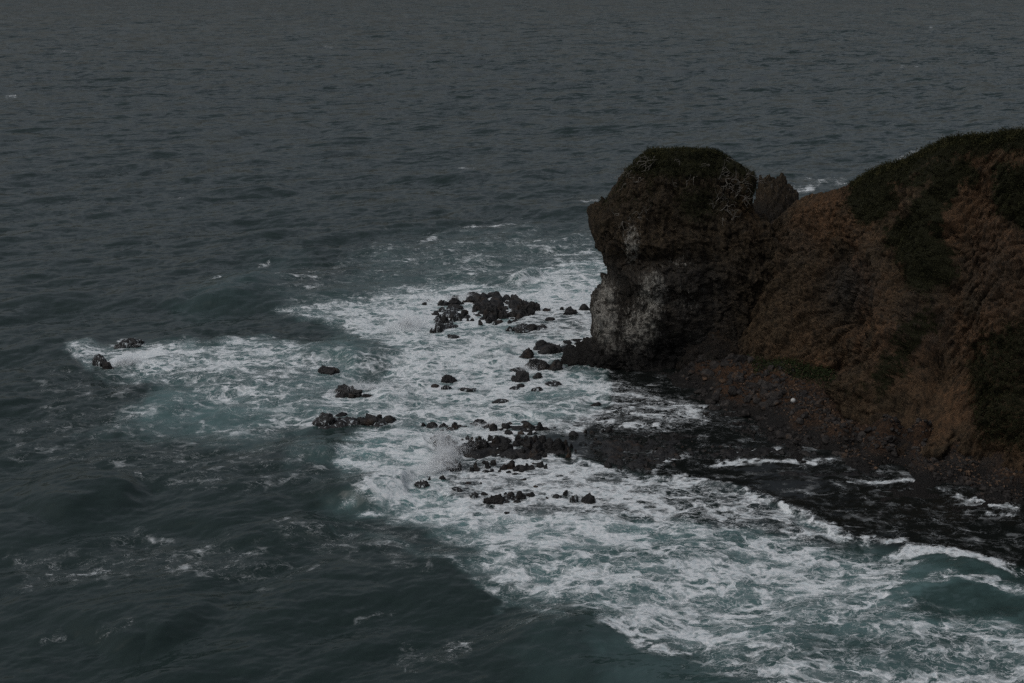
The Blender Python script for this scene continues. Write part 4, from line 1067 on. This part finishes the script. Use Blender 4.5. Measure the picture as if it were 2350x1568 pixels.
def scatter_stones(name, pts, sizes, mat, label, cat):
    v0, f0 = ico(1)
    g = np.random.default_rng(5)
    n_ = len(pts)
    jit = 1 + 0.35 * g.normal(size=(n_, len(v0), 1)).clip(-1, 1)
    sc_ = sizes[:, None] * g.uniform(0.55, 1.1, size=(n_, 3))
    V = v0[None] * jit * sc_[:, None, :] + pts[:, None, :]
    Fa = f0[None] + (np.arange(n_) * len(v0))[:, None, None]
    put(name, V.reshape(-1, 3), Fa.reshape(-1, 3), mat, label=label, cat=cat, kind='stuff', smooth=False)


def chart_points(poly, cnt, z=1.5):
    pa = np.array(poly); dx = rng.uniform(pa[:, 0].min(), pa[:, 0].max(), cnt * 3); dy = rng.uniform(pa[:, 1].min(), pa[:, 1].max(), cnt * 3)
    ok = poly_sdf(dx, dy, poly) < 0
    x, y = ground(dx[ok][:cnt], dy[ok][:cnt], z)
    return x, y


x, y = chart_points([(1550, 845), (1640, 830), (1800, 880), (1960, 1000), (2130, 1030), (2350, 1110), (2350, 1165), (2130, 1085), (1960, 1060), (1750, 1010), (1620, 945)], 5200, 0.8)
scatter_stones('shore_rubble', np.stack([x, y, beach_z(x, y)], -1), 0.12 + 0.32 * rng.random(len(x)) ** 2, M_BOULD, 'dark rubble between the shore boulders', 'rubble')
x, y = chart_points([(1640, 825), (1760, 835), (1950, 885), (2010, 960), (2080, 880), (2200, 880), (2230, 1010), (2350, 1060), (2350, 1090), (2200, 1050), (2020, 1025), (1850, 960), (1720, 890)], 6500, 3.5)
scatter_stones('scree', np.stack([x, y, beach_z(x, y)], -1), 0.08 + 0.2 * rng.random(len(x)) ** 2, M_SCREE, 'loose red brown scree at the foot of the cliff', 'scree')
# ledge of broken rock standing in the shelf water
x, y = chart_points([(1360, 1005), (1480, 985), (1600, 1000), (1760, 1030), (1960, 1045), (1760, 1050), (1600, 1060), (1470, 1085), (1380, 1070), (1340, 1040)], 350, 0.2)
scatter_stones('shelf_rubble', np.stack([x, y, np.maximum(beach_z(x, y), -0.1)], -1), 0.15 + 0.5 * rng.random(len(x)) ** 2.5, M_ROCK, 'low broken black rock on the tidal shelf', 'rubble')

# white float among the boulders
fxw, fyw = map(float, ground(1816, 946, 1.2))
fz = float(beach_z(fxw, fyw)) + 0.55
v, f = ico(4)
v = v * 0.36
fl = put('float', v, f, M_FLOAT, label='small round white float lying among the dark shore boulders', cat='float')
fl.location = (fxw, fyw - 0.8, fz + 0.35)
lug = []
aa = np.linspace(0, 2 * np.pi, 14, endpoint=False); bb = np.linspace(0, 2 * np.pi, 8, endpoint=False)
TV = np.array([((0.11 + 0.035 * math.cos(q)) * math.cos(a), 0.035 * math.sin(q), (0.11 + 0.035 * math.cos(q)) * math.sin(a) + 0.41) for a in aa for q in bb])
TF = np.array([[i * 8 + j, ((i + 1) % 14) * 8 + j, ((i + 1) % 14) * 8 + (j + 1) % 8, i * 8 + (j + 1) % 8] for i in range(14) for j in range(8)])
lu = put('rope_eye', TV, TF, M_TWIG, parent=fl)

# ------------------------------------------------------------------ scrub, grass, dead twigs
def clumps(name, pts, nrm, size, mat, label, cat, per=7, seed=3, upright=0.3):
    g = np.random.default_rng(seed)
    n_ = len(pts)
    c = pts[:, None, :] + g.normal(size=(n_, per, 3)) * (size * 0.7)[:, None, None] + nrm[:, None, :] * (size[:, None] * 0.5 * g.random((n_, per)))[..., None]
    a = g.normal(size=(n_, per, 3)); a /= np.linalg.norm(a, axis=-1, keepdims=True)
    b_ = g.normal(size=(n_, per, 3)); b_[..., 2] += upright
    b_ /= np.linalg.norm(b_, axis=-1, keepdims=True)
    s = (size[:, None] * g.uniform(0.35, 0.8, size=(n_, per)))[..., None]
    V = np.stack([c - a * s * 0.5, c + a * s * 0.5, c + b_ * s], 2).reshape(-1, 3)
    put(name, V, np.arange(len(V)).reshape(-1, 3), mat, label=label, cat=cat, kind='stuff', smooth=False)


cn = CLIFF_N.reshape(-1, 3); cp = CLIFF.reshape(-1, 3)
prob = np.clip(CLIFF_VEG.ravel() - 0.25, 0, 1) * (cxh.ravel() < 2450)
pick = rng.choice(len(cp), 16000, p=prob / prob.sum())
clumps('cliff_scrub', cp[pick], cn[pick], rng.uniform(0.14, 0.34, len(pick)), M_SCRUB, 'dark low scrub in bands on the upper cliff', 'scrub', 7)
hp = HEADLAND.reshape(-1, 3); hnn = normals(HEADLAND, True).reshape(-1, 3) * out
hcx, hcy = chart(hp[:, 0], hp[:, 1], hp[:, 2])
hv = (0.8 * sstep(520, 370, hcy) + 0.02) * (hcy < 560) * (hp[:, 1] < 242) * sstep(0.35, 0.6, fbm3(hp / 3.0, 3, 160))
pick = rng.choice(len(hp), 6500, p=hv / hv.sum())
clumps('headland_scrub', hp[pick], hnn[pick], rng.uniform(0.14, 0.3, len(pick)), M_SCRUB, 'dark scrub covering the top of the headland', 'scrub', 7, 4)
# grass along the two skylines
top_rows = slice(11 + nfr - 8, 11 + nfr + 6)
gp = CLIFF[top_rows, :, :].reshape(-1, 3); gcx, _ = chart(gp[:, 0], gp[:, 1], gp[:, 2]); gp = gp[(gcx > 1950) & (gcx < 2450)]
gp2 = HEADLAND[:ncap + 8].reshape(-1, 3)
gp = np.concatenate([gp[rng.choice(len(gp), 5200)], gp2[rng.choice(len(gp2), 1100)]])
clumps('crest_grass', gp, np.tile([0, 0, 1.0], (len(gp), 1)), rng.uniform(0.14, 0.36, len(gp)), M_GRASS, 'short olive grass along the cliff and headland crests', 'grass', 6, 6, 3.0)
# green weeds at the cliff foot
x, y = chart_points([(1720, 812), (1850, 830), (1990, 900), (1960, 918), (1850, 872), (1730, 845)], 1500, 4.2)
clumps('foot_weeds', np.stack([x, y, beach_z(x, y) + 0.1], -1), np.tile([0, 0, 1.0], (len(x), 1)), rng.uniform(0.2, 0.5, len(x)), mat_leaf('weed_leaf', (0.012, 0.020, 0.007), (0.040, 0.052, 0.018)), 'green weeds on the scree under the cliff', 'weeds', 6, 8)

# bleached twigs
tv, tf = [], []
spots = [(1440, 398, 14, 40, 26), (1690, 410, 26, 55, 40), (1650, 470, 10, 50, 40), (1485, 375, 8, 30, 16), (1590, 400, 6, 60, 30), (1440, 500, 6, 40, 30), (1700, 440, 10, 25, 20)]
for sx, sy, cnt, rx, ry in spots:
    for _ in range(cnt):
        px_, py_ = sx + rng.normal() * rx * 0.5, sy + rng.normal() * ry * 0.5
        dd = (hcx - px_) ** 2 + (hcy - py_) ** 2 + (hp[:, 1] > 240) * 1e6
        i = int(np.argmin(dd)); pos = hp[i] + hnn[i] * 0.25
        ang = rng.uniform(0, 6.28); seg = 0.32
        for br in range(2):
            a0 = ang + rng.normal() * 0.6; pp = pos.copy()
            for s_ in range(6):
                a0 += rng.normal() * 0.6
                q_ = pp + np.array([math.cos(a0) * seg, -0.05, math.sin(a0) * seg]) + hnn[i] * 0.03
                w_ = 0.045 * (1 - s_ / 8)
                k0 = len(tv)
                for e_ in (pp, q_):
                    for o_ in ((w_, -w_, 0), (-w_, -w_, 0), (0, w_, w_)): tv.append(e_ + np.array(o_))
                for a_, b__ in ((0, 1), (1, 2), (2, 0)): tf.append((k0 + a_, k0 + b__, k0 + 3 + b__, k0 + 3 + a_))
                pp = q_
put('dead_twigs', np.array(tv), np.array(tf), M_TWIG, label='bleached bare twigs caught in the headland scrub', cat='twigs', kind='stuff', smooth=False)

# ------------------------------------------------------------------ spray thrown up by the breakers
M_SPRAY = mat_spray()


def spray(line, height, depth, cnt, lab, drift=(0.5, -0.2), size=0.036):
    cnt = int(cnt * 2.0)
    """a burst of drops: many small jets rising from a line on the water, thinning upwards and blown down-wind"""
    w = np.array([ground(*p) for p in line], float)
    g = np.random.default_rng(abs(hash(lab)) % 1000 if False else int(sum(map(ord, lab))))
    nj = 26
    jt = g.random(nj) * (len(w) - 1); i0 = np.minimum(jt.astype(int), len(w) - 2); fr = (jt - i0)[:, None]
    jp = w[i0] * (1 - fr) + w[i0 + 1] * fr + g.normal(size=(nj, 2)) * [0.5, depth * 0.35]
    prof = np.interp(jt, np.linspace(0, len(w) - 1, len(height)), height)
    jh = prof * g.uniform(0.35, 1.0, nj) ** 1.2; jr = 0.5 + 0.35 * jh * g.uniform(0.5, 1.3, nj)
    k = g.choice(nj, cnt, p=(jh * jr) / (jh * jr).sum())
    t = g.beta(1.0, 2.6, cnt)
    z = jh[k] * t
    spread = jr[k] * (0.35 + 0.8 * t)
    x = jp[k, 0] + g.normal(size=cnt) * spread * 0.75 + drift[0] * z; y = jp[k, 1] + g.normal(size=cnt) * spread * 0.75 + drift[1] * z
    p = np.stack([x, y, z], -1)
    p += (np.stack([fbm3(p / 0.9, 3, 180 + q) for q in range(3)], -1) - 0.5) * 1.6
    p[:, 2] = np.abs(p[:, 2]) + 0.05
    a = g.normal(size=(cnt, 3)); a /= np.linalg.norm(a, axis=1, keepdims=True)
    b = np.cross(a, g.normal(size=(cnt, 3))); b /= np.linalg.norm(b, axis=1, keepdims=True)
    s = (size * g.uniform(0.5, 1.6, cnt))[:, None]
    V = np.stack([p + a * s, p - a * s * 0.5 + b * s * 0.87, p - a * s * 0.5 - b * s * 0.87], 1).reshape(-1, 3)
    put('spray', V, np.arange(len(V)).reshape(-1, 3), M_SPRAY, label=lab, cat='spray', group='spray thrown up by the breakers', kind='stuff', smooth=False)


spray([(1000, 1090), (1015, 1060), (1010, 1030), (1000, 1005)], [3.2, 4.6, 4.4, 2.2], 2.0, 34000, 'tall white spray plume of the breaker hitting the tidal shelf')
spray([(815, 1142), (860, 1118), (930, 1100), (1000, 1082)], [0.9, 1.5, 2.2, 2.6], 1.2, 16000, 'low white spray along the breaker crest left of the plume')
spray([(890, 760), (930, 752), (965, 745)], [2.0, 4.6, 2.4], 3.0, 13000, 'white mist bursting over the left end of the reef')
spray([(950, 700), (1030, 686), (1090, 682)], [1.2, 1.8, 1.0], 2.0, 6000, 'thin white mist blowing along the back of the reef')
spray([(760, 908), (800, 900), (850, 892), (930, 880)], [1.2, 2.4, 1.6, 1.0], 1.5, 11000, 'white spray behind the lone black hump in the surf')
spray([(265, 842), (295, 836), (340, 828)], [0.8, 2.2, 1.0], 1.2, 7000, 'white burst beside the rocks farthest out on the left')
spray([(1180, 652), (1205, 642), (1232, 632)], [0.8, 2.0, 2.2], 1.0, 5000, 'small white plume on the crest of the far breaker')
spray([(290, 796), (315, 794)], [1.2, 0.7], 0.6, 2000, 'little white splash at the end of the far left rock')
spray([(1195, 850), (1230, 842)], [0.9, 1.6], 1.5, 2500, 'faint white mist left of the rocks at the headland foot')
spray([(1080, 985), (1120, 975), (1150, 970)], [0.8, 1.5, 0.6], 1.0, 2500, 'faint white mist behind the back row of shelf rocks')
